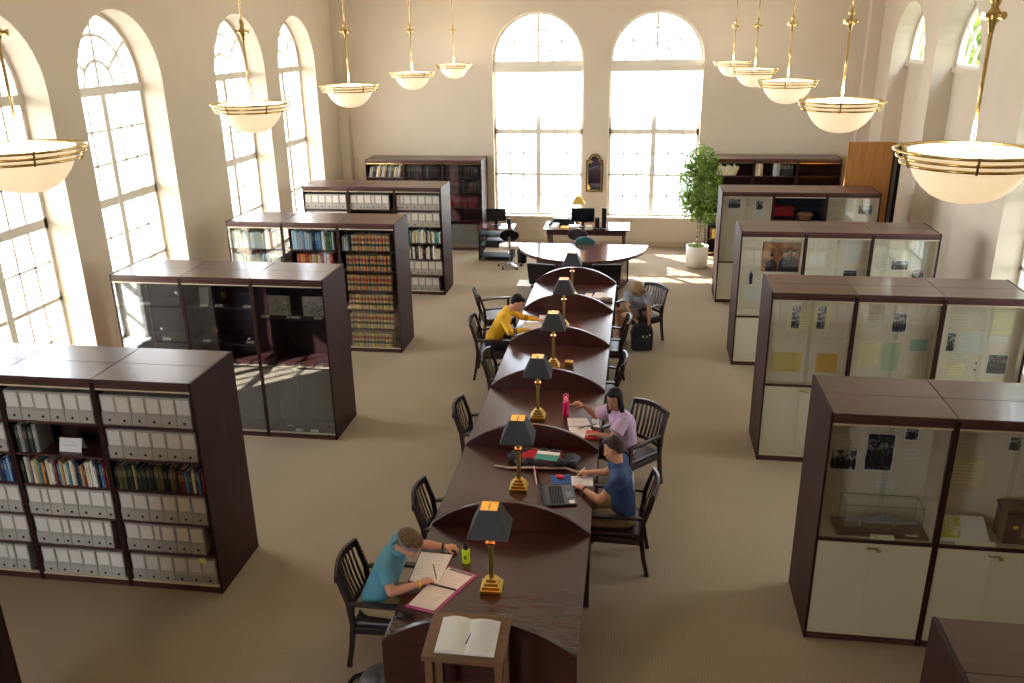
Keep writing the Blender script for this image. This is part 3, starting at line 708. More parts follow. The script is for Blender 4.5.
P3 = [(1.63, 1.85, 1.56, 1.79, 'pale', 'pale sheet left of the big colour photo, third display case'),
 (1.66, 1.90, 1.03, 1.23, 'white', 'white leaflet with yellow patch, lower left of third display case'),
 (2.62, 2.82, 1.78, 1.97, 'pale', 'pale card at the top of the middle bay, third display case'),
 (3.05, 3.27, 1.63, 1.99, 'white', 'tall white document in the middle bay, third display case'),
 (2.56, 2.76, 1.58, 1.72, 'white', 'small white picture sheet in the middle bay, third display case'),
 (3.05, 3.26, 1.40, 1.53, 'bwd', 'small dark picture low in the middle bay, third display case'),
 (3.48, 3.63, 1.76, 1.99, 'pale', 'pale sheet at top left of right bay, third display case'),
 (3.98, 4.20, 1.60, 1.98, 'white', 'tall white newspaper page at right of third display case'),
 (3.71, 3.96, 1.53, 1.69, 'bw', 'group photo in the right bay, third display case'),
 (3.48, 3.69, 1.45, 1.69, 'pale', 'pale sheet left of the group photo, third display case'),
 (4.01, 4.19, 1.42, 1.56, 'bw', 'small photo under the tall newspaper page')]
P4 = [(1.67, 1.90, 1.77, 1.96, 'bw', 'black and white photo at top left, farthest display case'),
 (1.67, 1.90, 1.66, 1.74, 'white', 'caption card below the leftmost photo, farthest display case'),
 (2.16, 2.31, 1.75, 1.94, 'bw', 'small portrait photo, second from left, farthest display case'),
 (2.13, 2.34, 1.64, 1.73, 'white', 'caption card below the small portrait, farthest display case'),
 (1.72, 1.83, .92, 1.16, 'pale', 'narrow pale sheet low in the left bay, farthest display case'),
 (3.46, 3.66, 1.63, 1.98, 'pale', 'tall pale sheet at left of right bay, farthest display case'),
 (3.73, 3.92, 1.64, 2.00, 'white', 'bright white tall sheet in the right bay, farthest display case'),
 (3.96, 4.22, 1.69, 1.88, 'bw', 'landscape photo in the right bay, farthest display case')]
for Y, L in ((Y1, P1), (Y2, P2), (Y3, P3), (Y4, P4)):
    for p in L: pinned(*p[:4], Y, p[4], p[5])
# newspaper picture columns
for x in (1.85, 2.13):
    o = obj('photograph', MB().box(-.045, .045, -.009, -.0075, 0, .27), BW); o.location = (x, Y2, 1.65)
    tag(o, 'dark printed picture column at the %s of the open newspaper' % ('left' if x < 2 else 'right'), 'picture', 'picture columns of the open newspaper')
# large colour photo with two men in dark suits
t = thing('photograph', 'large framed colour photo of two people in dark suits, third display case', 'photograph', (2.15, Y3, 1.47))
obj('print', MB().box(-.27, .27, -.008, -.002, 0, .45), photomat('warm_photo', S(120, 74, 44), S(196, 134, 84), 5), t)
f = MB()
for cx, s in ((-.13, .8), (.06, 1.0), (.18, 1.05)):
    f.prism([(cx - .085, .006), (cx + .085, .006), (cx + .08, .17 * s), (cx + .03, .23 * s), (cx - .03, .23 * s), (cx - .08, .17 * s)], 'y', -.0095, -.0082, 0)
    f.prism([(cx + .032 * math.cos(a), .28 * s + .042 * math.sin(a)) for a in [2 * PI * j / 12 for j in range(12)]], 'y', -.0095, -.0082, 1)
    f.prism([(cx + .036 * math.cos(a), .295 * s + .036 * math.sin(a)) for a in [PI * j / 8 for j in range(9)]], 'y', -.0105, -.0096, 0)
obj('figures', f, [mat('photo_suit', S(40, 30, 36), .5), mat('photo_skin', S(176, 124, 96), .5)], t)
pn = obj('ribbon', MB().prism([(-.02, 0), (.02, 0), (.028, .14), (.0, .2), (-.024, .13)], 'y', -.008, -.002), mat('navy_ribbon', S(40, 44, 92), .5)); pn.location = (1.745, Y3, 1.27)
tag(pn, 'small navy ribbon above the white leaflet, third display case', 'ribbon')
for z in (1.3, 1.22):
    p = obj('pin', MB().cyl((0, 0, 0), (0, -.012, 0), .012, n=10), mat('olive_pin', S(90, 104, 70), .4)); p.location = (3.86, Y2 - .001, z)
    tag(p, '%s round lapel pin left of the dark couple photo' % ('upper' if z > 1.25 else 'lower'), 'pin', 'lapel pins')

# ship model in its glass case
t = thing('ship_model_case', 'grey warship model in a glass case on a mahogany base, nearest display case', 'ship model', (2.075, RY[1] + .2, .982))
obj('base', MB().box(-.36, .36, -.125, .125, 0, .025), WDX, t, bevel=.006)
hull = MB()
st_ = [(-.29, .004, .036), (-.24, .02, .044), (-.12, .03, .048), (.1, .03, .048), (.22, .022, .05), (.3, .002, .062)]
rings = []
for x, hw, top in st_:
    rings.append([hull.bm.verts.new(p) for p in ((x, -hw, top), (x, -hw * .6, .028), (x, hw * .6, .028), (x, hw, top))])
for a, b in zip(rings, rings[1:]):
    for j in range(4): hull._f([a[j], a[(j + 1) % 4], b[(j + 1) % 4], b[j]])
hull._f(rings[0][::-1]); hull._f(rings[-1])
for x, a, h in ((-.06, .05, .03), (-.02, .035, .05), (.06, .04, .03), (.02, .02, .06), (.12, .02, .02), (-.15, .02, .02), (-.2, .015, .015), (.18, .015, .015)): hull.box(x - a / 2, x + a / 2, -.013, .013, .046, .046 + h)
hull.cyl((-.02, 0, .09), (-.02, 0, .125), .0025); hull.cyl((.03, 0, .08), (.03, 0, .115), .0025)
for x in (.14, .19, -.16, -.21): hull.cyl((x, 0, .058), (x + .04, 0, .063), .003)
for x in (-.15, .12): hull.box(x - .008, x + .008, -.01, .01, -.01, .03)
obj('ship_hull', hull, mat('ship_grey', S(150, 158, 160), .5), t, loc=(0, .01, .036))
obj('glass_cover', MB().box(-.3, .3, -.095, .095, .026, .27), GLASS, t)
e = MB()
for sx in (-1, 1):
    for sy in (-1, 1): e.box(sx * .3 - .0015, sx * .3 + .0015, sy * .095 - .0015, sy * .095 + .0015, .026, .27)
for sy in (-1, 1): e.box(-.3, .3, sy * .095 - .0015, sy * .095 + .0015, .269, .272)
for sx in (-1, 1): e.box(sx * .3 - .0015, sx * .3 + .0015, -.095, .095, .269, .272)
obj('glass_edges', e, mat('glass_edge', S(70, 86, 78), .2), t)
obj('name_plate', MB().box(.18, .28, -.12, -.098, .026, .029), STRIP, t)
def labelcard(x, y, z, w_, lab, d=.04):
    o = obj('label_card', MB().hexa([(-w_ / 2, 0, 0), (w_ / 2, 0, 0), (w_ / 2, d, 0), (-w_ / 2, d, 0)], [(-w_ / 2, 0, .004), (w_ / 2, 0, .004), (w_ / 2, d, d * .8), (-w_ / 2, d, d * .8)]), mat('ivory_card', S(232, 228, 196), .8))
    o.location = (x, y, z); return tag(o, lab, 'label card')
labelcard(2.07, RY[1] + .03, .982, .18, 'ivory label card in front of the ship model')
labelcard(2.78, RY[1] + .03, .982, .3, 'ivory label card in front of the open map')
t = thing('open_map', 'open sheet with yellow-green map propped on the nearest display deck', 'map', (2.72, RY[1] + .09, .983))
obj('map_sheet', MB().hexa([(-.22, 0, 0), (.18, 0, 0), (.18, .2, .12), (-.22, .2, .12)], [(-.22, 0, .008), (.18, 0, .008), (.18, .2, .128), (-.22, .2, .128)]), PAPER, t)
obj('map_print', MB().hexa([(-.2, .02, .0205), (-.04, .02, .0205), (.0, .18, .1165), (-.2, .18, .1165)], [(-.2, .02, .0225), (-.04, .02, .0225), (.0, .18, .1185), (-.2, .18, .1185)]), photomat('map_yellow_green', S(226, 226, 190), S(196, 200, 60), 14), t)
t = thing('wooden_radio_box', 'small dark wooden box with brass knob in the nearest display case', 'box', (3.14, RY[1] + .2, .983))
obj('box_body', MB().box(-.15, .15, -.1, .1, 0, .3), WDX, t, bevel=.008); obj('lid_rim', MB().box(-.155, .155, -.105, .105, .27, .29), WD, t)
obj('knob', MB().lathe([(0, .0), (.02, 0), (.024, .012), (0, .02)], n=14), BRASS, t, loc=(-.07, -.1, .16), rot=(PI / 2, 0, 0))
obj('face_plate', MB().box(-.02, .13, -.104, -.1, .06, .24), mat('radio_cloth', S(120, 96, 50), .8), t)
# red garments and cap in the navy bay
t = thing('red_jersey', 'folded red jersey hanging in the navy display bay', 'jersey', (2.7, RY[4] + .3, 1.45))
obj('jersey_body', MB().prism([(-.19, .02), (.16, .0), (.19, .3), (.12, .38), (.05, .35), (-.05, .35), (-.12, .4), (-.2, .3)], 'y', -.03, .03), mat('red_cloth', S(170, 26, 32), .8, bump=.3, bscale=20), t, bevel=.02)
obj('dark_stripe', MB().box(-.17, .16, -.034, -.031, .1, .17), BLACK, t)
t = thing('military_cap', 'tan and red peaked cap beside the red jersey', 'cap', (3.07, RY[4] + .2, 1.58))
obj('crown', MB().lathe([(.1, 0), (.12, .05), (.15, .09), (.12, .12), (0, .125)], n=20), mat('tan_felt', S(170, 110, 80), .8), t); obj('peak', MB().prism([(.1 * math.cos(a), -.02 - .1 * -math.sin(a)) for a in [PI + PI * j / 8 for j in range(9)]], 'z', -.01, .0), BLACKG, t)
o = obj('cap_shelf', MB().box(2.9, 3.33, RY[4] + .07, RY[4] + .34, 1.555, 1.568), NINT); tag(o, 'small navy glass-case shelf carrying the peaked cap', 'shelf')

# dark display case contents
y = LY[2]
t = thing('framed_photograph', 'left gilt framed old photograph in the dark display case', 'framed photo', (LX[2] + .27, y + .16, 1.621))
ff = MB()
for a in ((-.14, .14, 0, .022), (-.14, .14, .228, .25), (-.14, -.118, 0, .25), (.118, .14, 0, .25)): ff.box(a[0], a[1], -.01, .01, a[2], a[3])
obj('frame', ff, mat('gilt_frame', S(236, 222, 180), .4), t); obj('print', MB().box(-.118, .118, -.002, .004, .022, .228), photomat('sepia_photo', S(150, 143, 126), S(250, 246, 234), 16, S(222, 214, 194), (.3, .7)), t)
dup(t, (LX[2] + .72, y + .16, 1.621), .1, 'right gilt framed old photograph in the dark display case')
n_ = 0
for bx_, z, xs in ((2, 1.621, (.12, .45, .52, .8)), (2, .981, (.25, .45, .75)), (1, 1.741, (.25, .45, .82)), (1, 1.271, (.22, .8)), (2, .081, (.4, .6)), (0, 1.741, (.3, .4)), (0, 1.271, (.6,))):
    for x in xs:
        n_ += 1
        labelcard(LX[bx_] + x, y + .04, z, .1, 'ivory label card, %s of those on the %s level of the %s bay, dark case' % (ordn(xs.index(x)), {1.621: 'upper', 1.741: 'upper', 1.271: 'middle', .981: 'middle', .081: 'lowest'}[z], BAY[bx_]), .03)
def medal(x, z, lab):
    t = thing('medal_on_stand', lab, 'medal', (LX[0] + x, y + .2, z))
    obj('stand', MB().prism([(-.05, 0), (.05, 0), (.05, .01), (.01, .02), (.01, .1), (-.01, .1), (-.01, .02), (-.05, .01)], 'y', -.03, .03), BLACK, t)
    obj('disc', MB().cyl((0, -.04, .12), (0, -.03, .12), .045, n=20), BRASS, t)
medal(W + .48, 1.741, 'round brass medal on a black stand, upper middle bay of dark case')
medal(W + .3, 1.271, 'round brass medal on a black stand, middle level of dark case')
def goblet(x, z, lab, s=1):
    t = thing('silver_cup', lab, 'cup', (LX[0] + x, y + .18, z))
    obj('cup_body', MB().lathe([(0, 0), (.035 * s, 0), (.03 * s, .01), (.008 * s, .02), (.008 * s, .06 * s), (.03 * s, .08 * s), (.04 * s, .13 * s), (.036 * s, .13 * s), (.02 * s, .085 * s), (0, .08 * s)], n=18), CHROME, t)
goblet(.78, 1.741, 'tall silver cup on the upper shelf of the left bay, dark case', 1.2)
goblet(.5, 1.271, 'silver cup on the middle shelf of the left bay, dark case')
t = thing('note_board', 'small ivory notice leaning in the middle bay of the dark case', 'notice', (LX[1] + .2, y + .16, 1.741)); obj('board', MB().hexa([(-.06, 0, 0), (.06, 0, 0), (.06, .006, 0), (-.06, .006, 0)], [(-.06, .03, .2), (.06, .03, .2), (.06, .036, .2), (-.06, .036, .2)]), mat('ivory_card', S(232, 228, 196), .8), t)
t = thing('wooden_chest', 'small dark glazed chest at right of the upper middle shelf, dark case', 'chest', (LX[1] + .76, y + .2, 1.741)); obj('chest_body', MB().box(-.1, .1, -.06, .06, 0, .1), mat('slate_metal', S(70, 80, 96), .4, .4), t, bevel=.008); obj('chest_lid', MB().prism([(-.065, .1), (.065, .1), (.04, .13), (-.04, .13)], 'x', -.103, .103), MATS['slate_metal'], t)
def brooch(x, z, lab, seed):
    rnd = random.Random(seed); m = MB()
    for i in range(9): a = rnd.uniform(0, 6.28); m.cyl((0, 0, .01), (.07 * math.cos(a), .05 * math.sin(a), .02 + .02 * rnd.random()), .006, .002, 6)
    m.ell((0, 0, .02), (.03, .025, .018)); o = obj('insignia_ornament', m, CHROME); o.location = (LX[0] + x, y + .15, z); tag(o, lab, 'ornament')
brooch(2 * W + .72, .981, 'spiky silver ornament on the middle level, right bay of dark case', 1)
brooch(2 * W + .25, .081, 'spiky silver ornament at lower left, right bay of dark case', 2)
brooch(2 * W + .74, .081, 'spiky silver ornament at lower right, right bay of dark case', 3)
brooch(W + .76, 1.271, 'spiky silver ornament at right, middle bay of dark case', 4)
brooch(2 * W + .5, .981, 'spiky silver ornament at the centre of the middle level, dark case', 5)
o = obj('dagger', MB().bar([(-.12, 0, .012), (.06, 0, .012), (.12, 0, .012)], [.012, .02, .012], [.006, .01, .012]), CHROME); o.location = (LX[2] + .3, y + .14, .081); tag(o, 'small silver dagger lying at the bottom of the dark case', 'dagger')

# ------------------------------------------------------------------ the long study table
TXL, TXR, T0, TS = -1.706, -.295, 4.798, 1.571
t = thing('study_table', 'long mahogany study table with arched dividers running down the room', 'table', (-1, 4.8, 0))
for i in range(6):
    obj('desk_top', MB().box(TXL + 1, TXR + 1, i * TS + .022, (i + 1) * TS - .022, .722, .76), WTAB, t, bevel=.004)
    obj('apron', MB().box(-.55, .55, i * TS + .022, (i + 1) * TS - .022, .64, .721), WPAN, t)
hw = (TXR - TXL) / 2
for i in range(7):
    ap = .262; Rr_ = (hw * hw + ap * ap) / (2 * ap); cz = .775 + ap - Rr_; N = 28; a0 = math.asin(hw / Rr_)
    top = [(Rr_ * math.sin(-a0 + 2 * a0 * j / N), cz + Rr_ * math.cos(-a0 + 2 * a0 * j / N)) for j in range(N + 1)]
    pts = [(-hw, 0)] + top + [(hw, 0)] + [(hw - .12, 0), (hw - .3, .5), (-hw + .3, .5), (-hw + .12, 0)]
    if i == 0: pts = [(-hw, 0)] + top + [(hw, 0)]
    d = MB().prism(pts[::-1], 'y', i * TS - .021, i * TS + .021)
    obj('divider_panel', d, WPAN, t, bevel=.003)

# brass desk lamps
SHM = mat('dark_lamp_shade', S(44, 46, 48), .55); SHG = mat('gold_shade_lining', S(236, 150, 20), .4, emit=S(255, 160, 20), estr=.35)
def lamp(loc, label, rz=0):
    t = thing('desk_lamp', label, 'lamp', loc, rz, 'brass desk lamps along the study table')
    b = MB()
    for hw_, z0, z1 in ((.085, 0, .035), (.07, .035, .06), (.055, .06, .085), (.038, .085, .11)): b.box(-hw_, hw_, -hw_, hw_, z0, z1)
    obj('base', b, BRASSD, t, bevel=.004)
    obj('column', MB().box(-.018, .018, -.018, .018, .11, .5), BRASSD, t, bevel=.003)
    obj('capital', MB().box(-.035, .035, -.03, .03, .415, .44), BRASS, t, bevel=.003)
    s = MB(); hb, ht, z0, z1 = .158, .07, .545, .75
    bo = [(-hb, -hb, z0), (hb, -hb, z0), (hb, hb, z0), (-hb, hb, z0)]; to = [(-ht, -ht, z1), (ht, -ht, z1), (ht, ht, z1), (-ht, ht, z1)]; e = .006
    bi = [(x * (1 - e / hb), yy * (1 - e / hb), z) for x, yy, z in bo]; ti = [(x * (1 - e / ht), yy * (1 - e / ht), z) for x, yy, z in to]
    V = lambda L: [s.bm.verts.new(p) for p in L]
    bo, to, bi, ti = V(bo), V(to), V(bi), V(ti)
    for j in range(4):
        k_ = (j + 1) % 4
        s._f([bo[j], bo[k_], to[k_], to[j]], 0); s._f([bi[k_], bi[j], ti[j], ti[k_]], 1); s._f([bo[k_], bo[j], bi[j], bi[k_]], 0); s._f([to[j], to[k_], ti[k_], ti[j]], 0)
    obj('lamp_shade', s, [SHM, SHG], t)
    obj('top_plate', MB().box(-.066, -.008, -.066, .066, .735, .748).box(.008, .066, -.066, .066, .735, .748), SHG, t)
    obj('finial', MB().box(-.008, .008, -.067, .067, .735, .752).cyl((0, 0, .75), (0, 0, .775), .007), BRASS, t)
    obj('bulb', MB().ell((0, 0, .58), (.03, .03, .05)), mat('bulb_glass', S(240, 230, 210), .2, emit=S(255, 210, 140), estr=.6), t)
    ld = bpy.data.lights.new('lamp_light', 'POINT'); ld.energy = 1.0; ld.color = (1, .8, .55); ld.shadow_soft_size = .04
    lo = bpy.data.objects.new('lamp_light', ld); COL.objects.link(lo); lo.parent = t; lo.location = (0, 0, .66)
    return t
names = ['nearest brass desk lamp with dark pyramid shade, beside the lime bottle', 'second brass desk lamp from the front, beside the open laptop', 'third brass desk lamp from the front, near the pink bottle', 'fourth brass desk lamp from the front, on an empty desk bay', 'fifth brass desk lamp from the front, beside the person in yellow', 'farthest brass desk lamp, nearest the round circulation desk']
for i in range(6):
    lamp((-1.02 if i < 3 else -1.0, T0 + TS * (i + .5) - (.08 if i < 2 else .05), .761), names[i], .03)

# ------------------------------------------------------------------ slat-back armchairs
def make_chair():
    t = thing('slat_back_armchair', 'x', 'chair')
    obj('seat', MB().box(-.25, .25, -.22, .25, .415, .46), SEAT, t, bevel=.015)
    fr = MB().box(-.262, .262, .225, .262, .35, .414).box(-.262, .262, -.25, -.215, .35, .414).box(-.262, -.23, -.215, .225, .35, .414).box(.23, .262, -.215, .225, .35, .414)
    obj('seat_frame', fr, WCH, t, bevel=.004)
    for s in (-1, 1):
        obj('leg', MB().bar([(s * .255, .245, 0), (s * .258, .245, .35), (s * .27, .25, .64)], [.03, .038, .034], [.03, .038, .034], up=(0, 1, 0)), WCH, t)
        obj('leg', MB().bar([(s * .235, -.31, 0), (s * .24, -.27, .2), (s * .245, -.24, .43), (s * .252, -.262, .65), (s * .255, -.335, .88)], [.03, .034, .04, .036, .03], [.036, .04, .045, .04, .032], up=(0, 1, 0)), WCH, t)
        obj('armrest', MB().bar([(s * .258, -.26, .635), (s * .275, -.1, .648), (s * .285, .1, .652), (s * .275, .29, .645)], [.032, .042, .05, .045], .026), WCH, t)
    N = 8
    obj('top_rail', MB().bar([(-.27 + .54 * i / N, -.338 - .045 * math.sin(PI * i / N), .865 + .03 * math.sin(PI * i / N)) for i in range(N + 1)], .026, .062), WCH, t)
    obj('lower_rail', MB().bar([(-.23 + .46 * i / N, -.245 - .035 * math.sin(PI * i / N), .5) for i in range(N + 1)], .022, .04), WCH, t)
    for i in range(8):
        x = -.196 + .056 * i; k = math.sin(PI * (x + .27) / .54)
        obj('slat', MB().bar([(x * .95, -.243 - .037 * k, .5), (x * .98, -.285 - .05 * k, .66), (x, -.338 - .045 * k, .85 + .02 * k)], .026, .01, up=(0, 1, 0)), WCH, t)
    return t
chair0 = make_chair(); usedb[id(chair0)] = 0
def place_chair(x, y, ang, label, group='slat-back armchairs around the study table'):
    return place_proto(chair0, (x, y, 0), ang, label, group)
E_, Wt = -PI / 2, PI / 2        # facing +X, facing -X
place_chair(-1.90, 5.60, E_ + .03, 'slat-back armchair holding the person in the teal shirt')
place_chair(-1.57, 6.72, E_ + .05, 'empty slat-back armchair on the left, directly behind the teal shirt')
place_chair(-1.60, 8.66, E_, 'empty slat-back armchair on the left, beside the third desk lamp bay')
place_chair(-2.01, 11.72, E_ + .05, 'slat-back armchair holding the person in the yellow shirt')
place_chair(-2.24, 13.24, E_ + .36, 'empty slat-back armchair pulled out behind the person in yellow')
place_chair(-1.56, 10.28, E_ - .03, 'empty slat-back armchair in front of the person in yellow, tucked under the table')
place_chair(-.08, 7.13, Wt - .02, 'slat-back armchair holding the person in the navy shirt')
place_chair(.01, 8.62, Wt + .82, 'slat-back armchair turned outward, holding the person in lilac')
place_chair(-.40, 11.95, Wt, 'empty armchair tucked in on the right, nearest the black backpack')
place_chair(-.43, 10.33, Wt, 'empty armchair tucked in on the right, behind the person in lilac')
place_chair(.13, 13.48, Wt + .75, 'slat-back armchair holding the person in grey leaning over a backpack')

# ------------------------------------------------------------------ pendants
BOWL = mat('frosted_bowl_glass', S(238, 230, 212), .35, emit=S(255, 222, 172), estr=.42)
PEND_W = 20
def pendant(x, y, label):
    z = 4.25; t = thing('pendant_light', label, 'pendant lamp', (x, y, z), 0, 'brass pendant lights with glass bowls'); t.scale = (.95, .95, 1)
    pr = [(0, -.285), (.06, -.281), (.12, -.268), (.18, -.243), (.235, -.2), (.28, -.145), (.315, -.075), (.335, 0)]
    obj('glass_bowl', MB().lathe(pr + [(r - .008, z_ + (.008 if r < .3 else 0)) for r, z_ in pr[::-1] if r > .01] + [(0, -.277)], n=40), BOWL, t)
    rg = MB()
    for R, zz in ((.405, .0), (.385, -.035), (.362, -.07)): rg.torus((0, 0, zz), R, .0085)
    obj('brass_rings', rg, BRASS, t)
    br = MB()
    for k in range(6):
        a = 2 * PI * k / 6 + .3; c, s = math.cos(a), math.sin(a)
        br.bar([(.41 * c, .41 * s, .012), (.37 * c, .37 * s, -.08)], .012, .012, up=(s, -c, 0)); br.bar([(.01 * c, .01 * s, .0), (.4 * c, .4 * s, .0)], .006, .006)
    obj('brackets', br, BRASS, t)
    obj('stem', MB().cyl((0, 0, -.02), (0, 0, .62), .011).cyl((0, 0, .72), (0, 0, ZC - z - .06), .008), BRASS, t)
    b = MB().lathe([(0, .58), (.014, .6), (.02, .64), (.034, .66), (.034, .7), (.018, .72), (.03, .75), (.012, .8), (0, .81)], n=18)
    for k in range(4):
        a = PI / 2 * k + .4; b.cyl((0, 0, .68), (.07 * math.cos(a), .07 * math.sin(a), .68), .008, .02, 10)
    obj('boss', b, BRASS, t)
    ld = bpy.data.lights.new('pendant_bulb', 'POINT'); ld.energy = PEND_W; ld.color = (1, .88, .74); ld.shadow_soft_size = .12
    lo = bpy.data.objects.new('pendant_bulb', ld); COL.objects.link(lo); lo.parent = t; lo.location = (0, .0, .06)
    obj('ceiling_rose', MB().lathe([(.0, ZC - z), (.07, ZC - z), (.06, ZC - z - .04), (.01, ZC - z - .06), (0, ZC - z - .06)], n=20), BRASS, t)
    return t
PW = ['nearest', 'second', 'third', 'fourth', 'farthest']
for i in range(5):
    yy = [4.95, 8.38, 11.68, 15.1, 18.45][i]
    pendant([1.78, 1.83, 1.86, 1.86, 1.84][i], yy, '%s glass bowl pendant light in the right-hand row' % PW[i])
    yl = [4.9, 8.3, 11.3, 15.0, 18.7][i]
    pendant([-3.84, -3.86, -3.84, -3.94, -3.98][i], yl, '%s glass bowl pendant light in the left-hand row' % PW[i])

# ------------------------------------------------------------------ lectern and guest book
t = thing('lectern', 'tan wooden book stand at the near end of the study table', 'lectern', (-1.02, 4.52, 0))
zf, zb_ = 1.04, 1.1
obj('sloped_top', MB().hexa([(-.275, -.15, zf - .03), (.275, -.15, zf - .03), (.275, .24, zb_ - .03), (-.275, .24, zb_ - .03)], [(-.275, -.15, zf), (.275, -.15, zf), (.275, .24, zb_), (-.275, .24, zb_)]), WBR, t, bevel=.004)
obj('ledge', MB().box(-.275, .275, -.16, -.151, zf - .035, zf + .008), WBR, t, bevel=.003)
for sx in (-1, 1):
    for sy in (-1, 1): obj('leg', MB().box(sx * .235 - .025, sx * .235 + .025, sy * .13 + .02 - .025, sy * .13 + .045, 0, 1.02 + (sy * .02)), WBR, t)
obj('shelf', MB().box(-.21, .21, -.19, .19, .55, .58), WBR, t)
obj('back_panel', MB().box(-.21, .21, .15, .165, .58, 1.0), WDX, t)
sl = math.atan2(zb_ - zf, .39)
t = thing('open_book', 'open white guest book lying on the tan stand', 'book', (-1.015, 4.55, zf + .031)); t.rotation_euler = (sl, 0, 0)
for s in (-1, 1):
    N = 8; q = []
    for i in range(N + 1): q.append((s * .2 * i / N, .004 + .022 * math.sin(PI * min(1, i / N * 1.05)) * (1 if s < 0 else .7) + .004))
    poly = [(0, 0)] + q + [(s * .2, 0)]
    obj('page_block', MB().prism(poly, 'y', -.15, .15, smooth=False), PAPER, t)
ln = MB()
for i in range(14): ln.box(.035, .185, -.13 + .019 * i, -.1285 + .019 * i, .0245, .0255)
obj('ruled_lines', ln, mat('faint_rule', S(196, 196, 200), .9), t)
p = obj('pen', MB().cyl((0, -.07, 0), (.0, .07, 0), .005).cyl((0, .07, 0), (0, .08, 0), .005, .001), BLACK); p.location = (-1.005, 4.55, 1.078); p.rotation_euler = (sl, 0, -.2)
tag(p, 'black pen lying in the gutter of the open guest book', 'pen')

# ------------------------------------------------------------------ things on the desks
def sheet(name, pts, z, m, label, cat, lines=True, th=.003):
    t = thing(name, label, cat, (sum(p[0] for p in pts) / 4, sum(p[1] for p in pts) / 4, z))
    c = t.location; P = [(p[0] - c[0], p[1] - c[1]) for p in pts]
    obj('sheet', MB().prism(P, 'z', 0, th), m, t)
    if lines:
        l = MB(); A, B_, C, D = [Vector(p) for p in P]     # A-B top edge, D-C bottom edge
        for i in range(1, 12):
            f = i / 12; L_ = A.lerp(D, f); R_ = B_.lerp(C, f); a = L_.lerp(R_, .08); b = L_.lerp(R_, .85 if i % 4 else .5); d = (D - A).normalized() * .0012
            l.prism([tuple(a - d), tuple(b - d), tuple(b + d), tuple(a + d)], 'z', th, th + .0006)
        obj('writing', l, INK, t)
    return t
ZT = .7605
sheet('binder', [(-1.42, 5.75), (-1.16, 5.66), (-1.40, 5.14), (-1.645, 5.2)], ZT, mat('magenta_cover', S(168, 70, 120), .5), 'magenta binder lying open under the notes of the teal shirt person', 'binder', False, .006)
sheet('notebook_page', [(-1.415, 5.725), (-1.19, 5.65), (-1.295, 5.44), (-1.53, 5.50)], ZT + .0065, PAPER, 'upper ruled page of the open magenta binder', 'paper')
sheet('notebook_page', [(-1.535, 5.49), (-1.30, 5.43), (-1.41, 5.175), (-1.62, 5.22)], ZT + .0065, PAPER, 'lower ruled page of the open magenta binder', 'paper')
r = obj('binder_spine', MB().bar([(-1.535, 5.495, ZT + .014), (-1.295, 5.435, ZT + .014)], .012, .01), BLACK); tag(r, 'black binding strip across the open magenta binder', 'binding')
r = obj('ruler', MB().bar([(-1.40, 5.70, ZT + .013), (-1.2, 5.635, ZT + .013)], .022, .003), mat('clear_ruler', S(120, 128, 134), .2)); tag(r, 'grey ruler at the top of the open binder', 'ruler')
sheet('note_pad', [(-1.69, 5.90), (-1.42, 5.89), (-1.45, 5.50), (-1.69, 5.50)], ZT + .012, PAPER, 'white note pad the person in teal writes on', 'paper', True, .008)
t = thing('phone', 'black smartphone at the near left edge of the table', 'phone', (-1.61, 5.095, ZT), -.05)
obj('phone_body', MB().box(-.07, .07, -.036, .036, 0, .009), BLACK, t, bevel=.004); obj('screen', MB().box(-.062, .062, -.031, .031, .0092, .0098), BLACKG, t)
def bottle(loc, body, cap_, label, h=.15, r=.034, loop=False):
    t = thing('water_bottle', label, 'bottle', loc)
    obj('bottle_body', MB().lathe([(0, 0), (r * .95, 0), (r, .008), (r, h * .45), (r * .93, h * .52), (r, h * .6), (r, h * .88), (r * .8, h), (0, h)], n=24), body, t)
    obj('cap', MB().lathe([(0, h), (r * .72, h), (r * .72, h + .03), (r * .5, h + .036), (r * .35, h + .055), (0, h + .055)], n=20), cap_, t)
    if loop:
        lo = MB(); 
        for i in range(10):
            a = PI * i / 9; b = PI * (i + 1) / 9
            lo.cyl((.028 * math.cos(a), 0, h + .05 + .035 * math.sin(a)), (.028 * math.cos(b), 0, h + .05 + .035 * math.sin(b)), .005, n=6)
        obj('carry_loop', lo, cap_, t)
    return t
LIME = mat('lime_plastic', S(200, 232, 30), .35, emit=S(200, 232, 30), estr=0)
bo = bottle((-1.29, 5.83, ZT), LIME, BLACK, 'lime green water bottle with black cap beside the nearest lamp', .13, .033)
obj('dark_logo', MB().box(-.012, .012, -.0345, -.033, .045, .085), mat('olive_print', S(96, 120, 30), .6), bo)
bottle((-.71, 8.76, ZT), mat('magenta_plastic', S(196, 18, 92), .25), mat('pink_plastic', S(232, 110, 150), .4), 'magenta water bottle with pink loop cap near the third lamp', .19, .036, True)
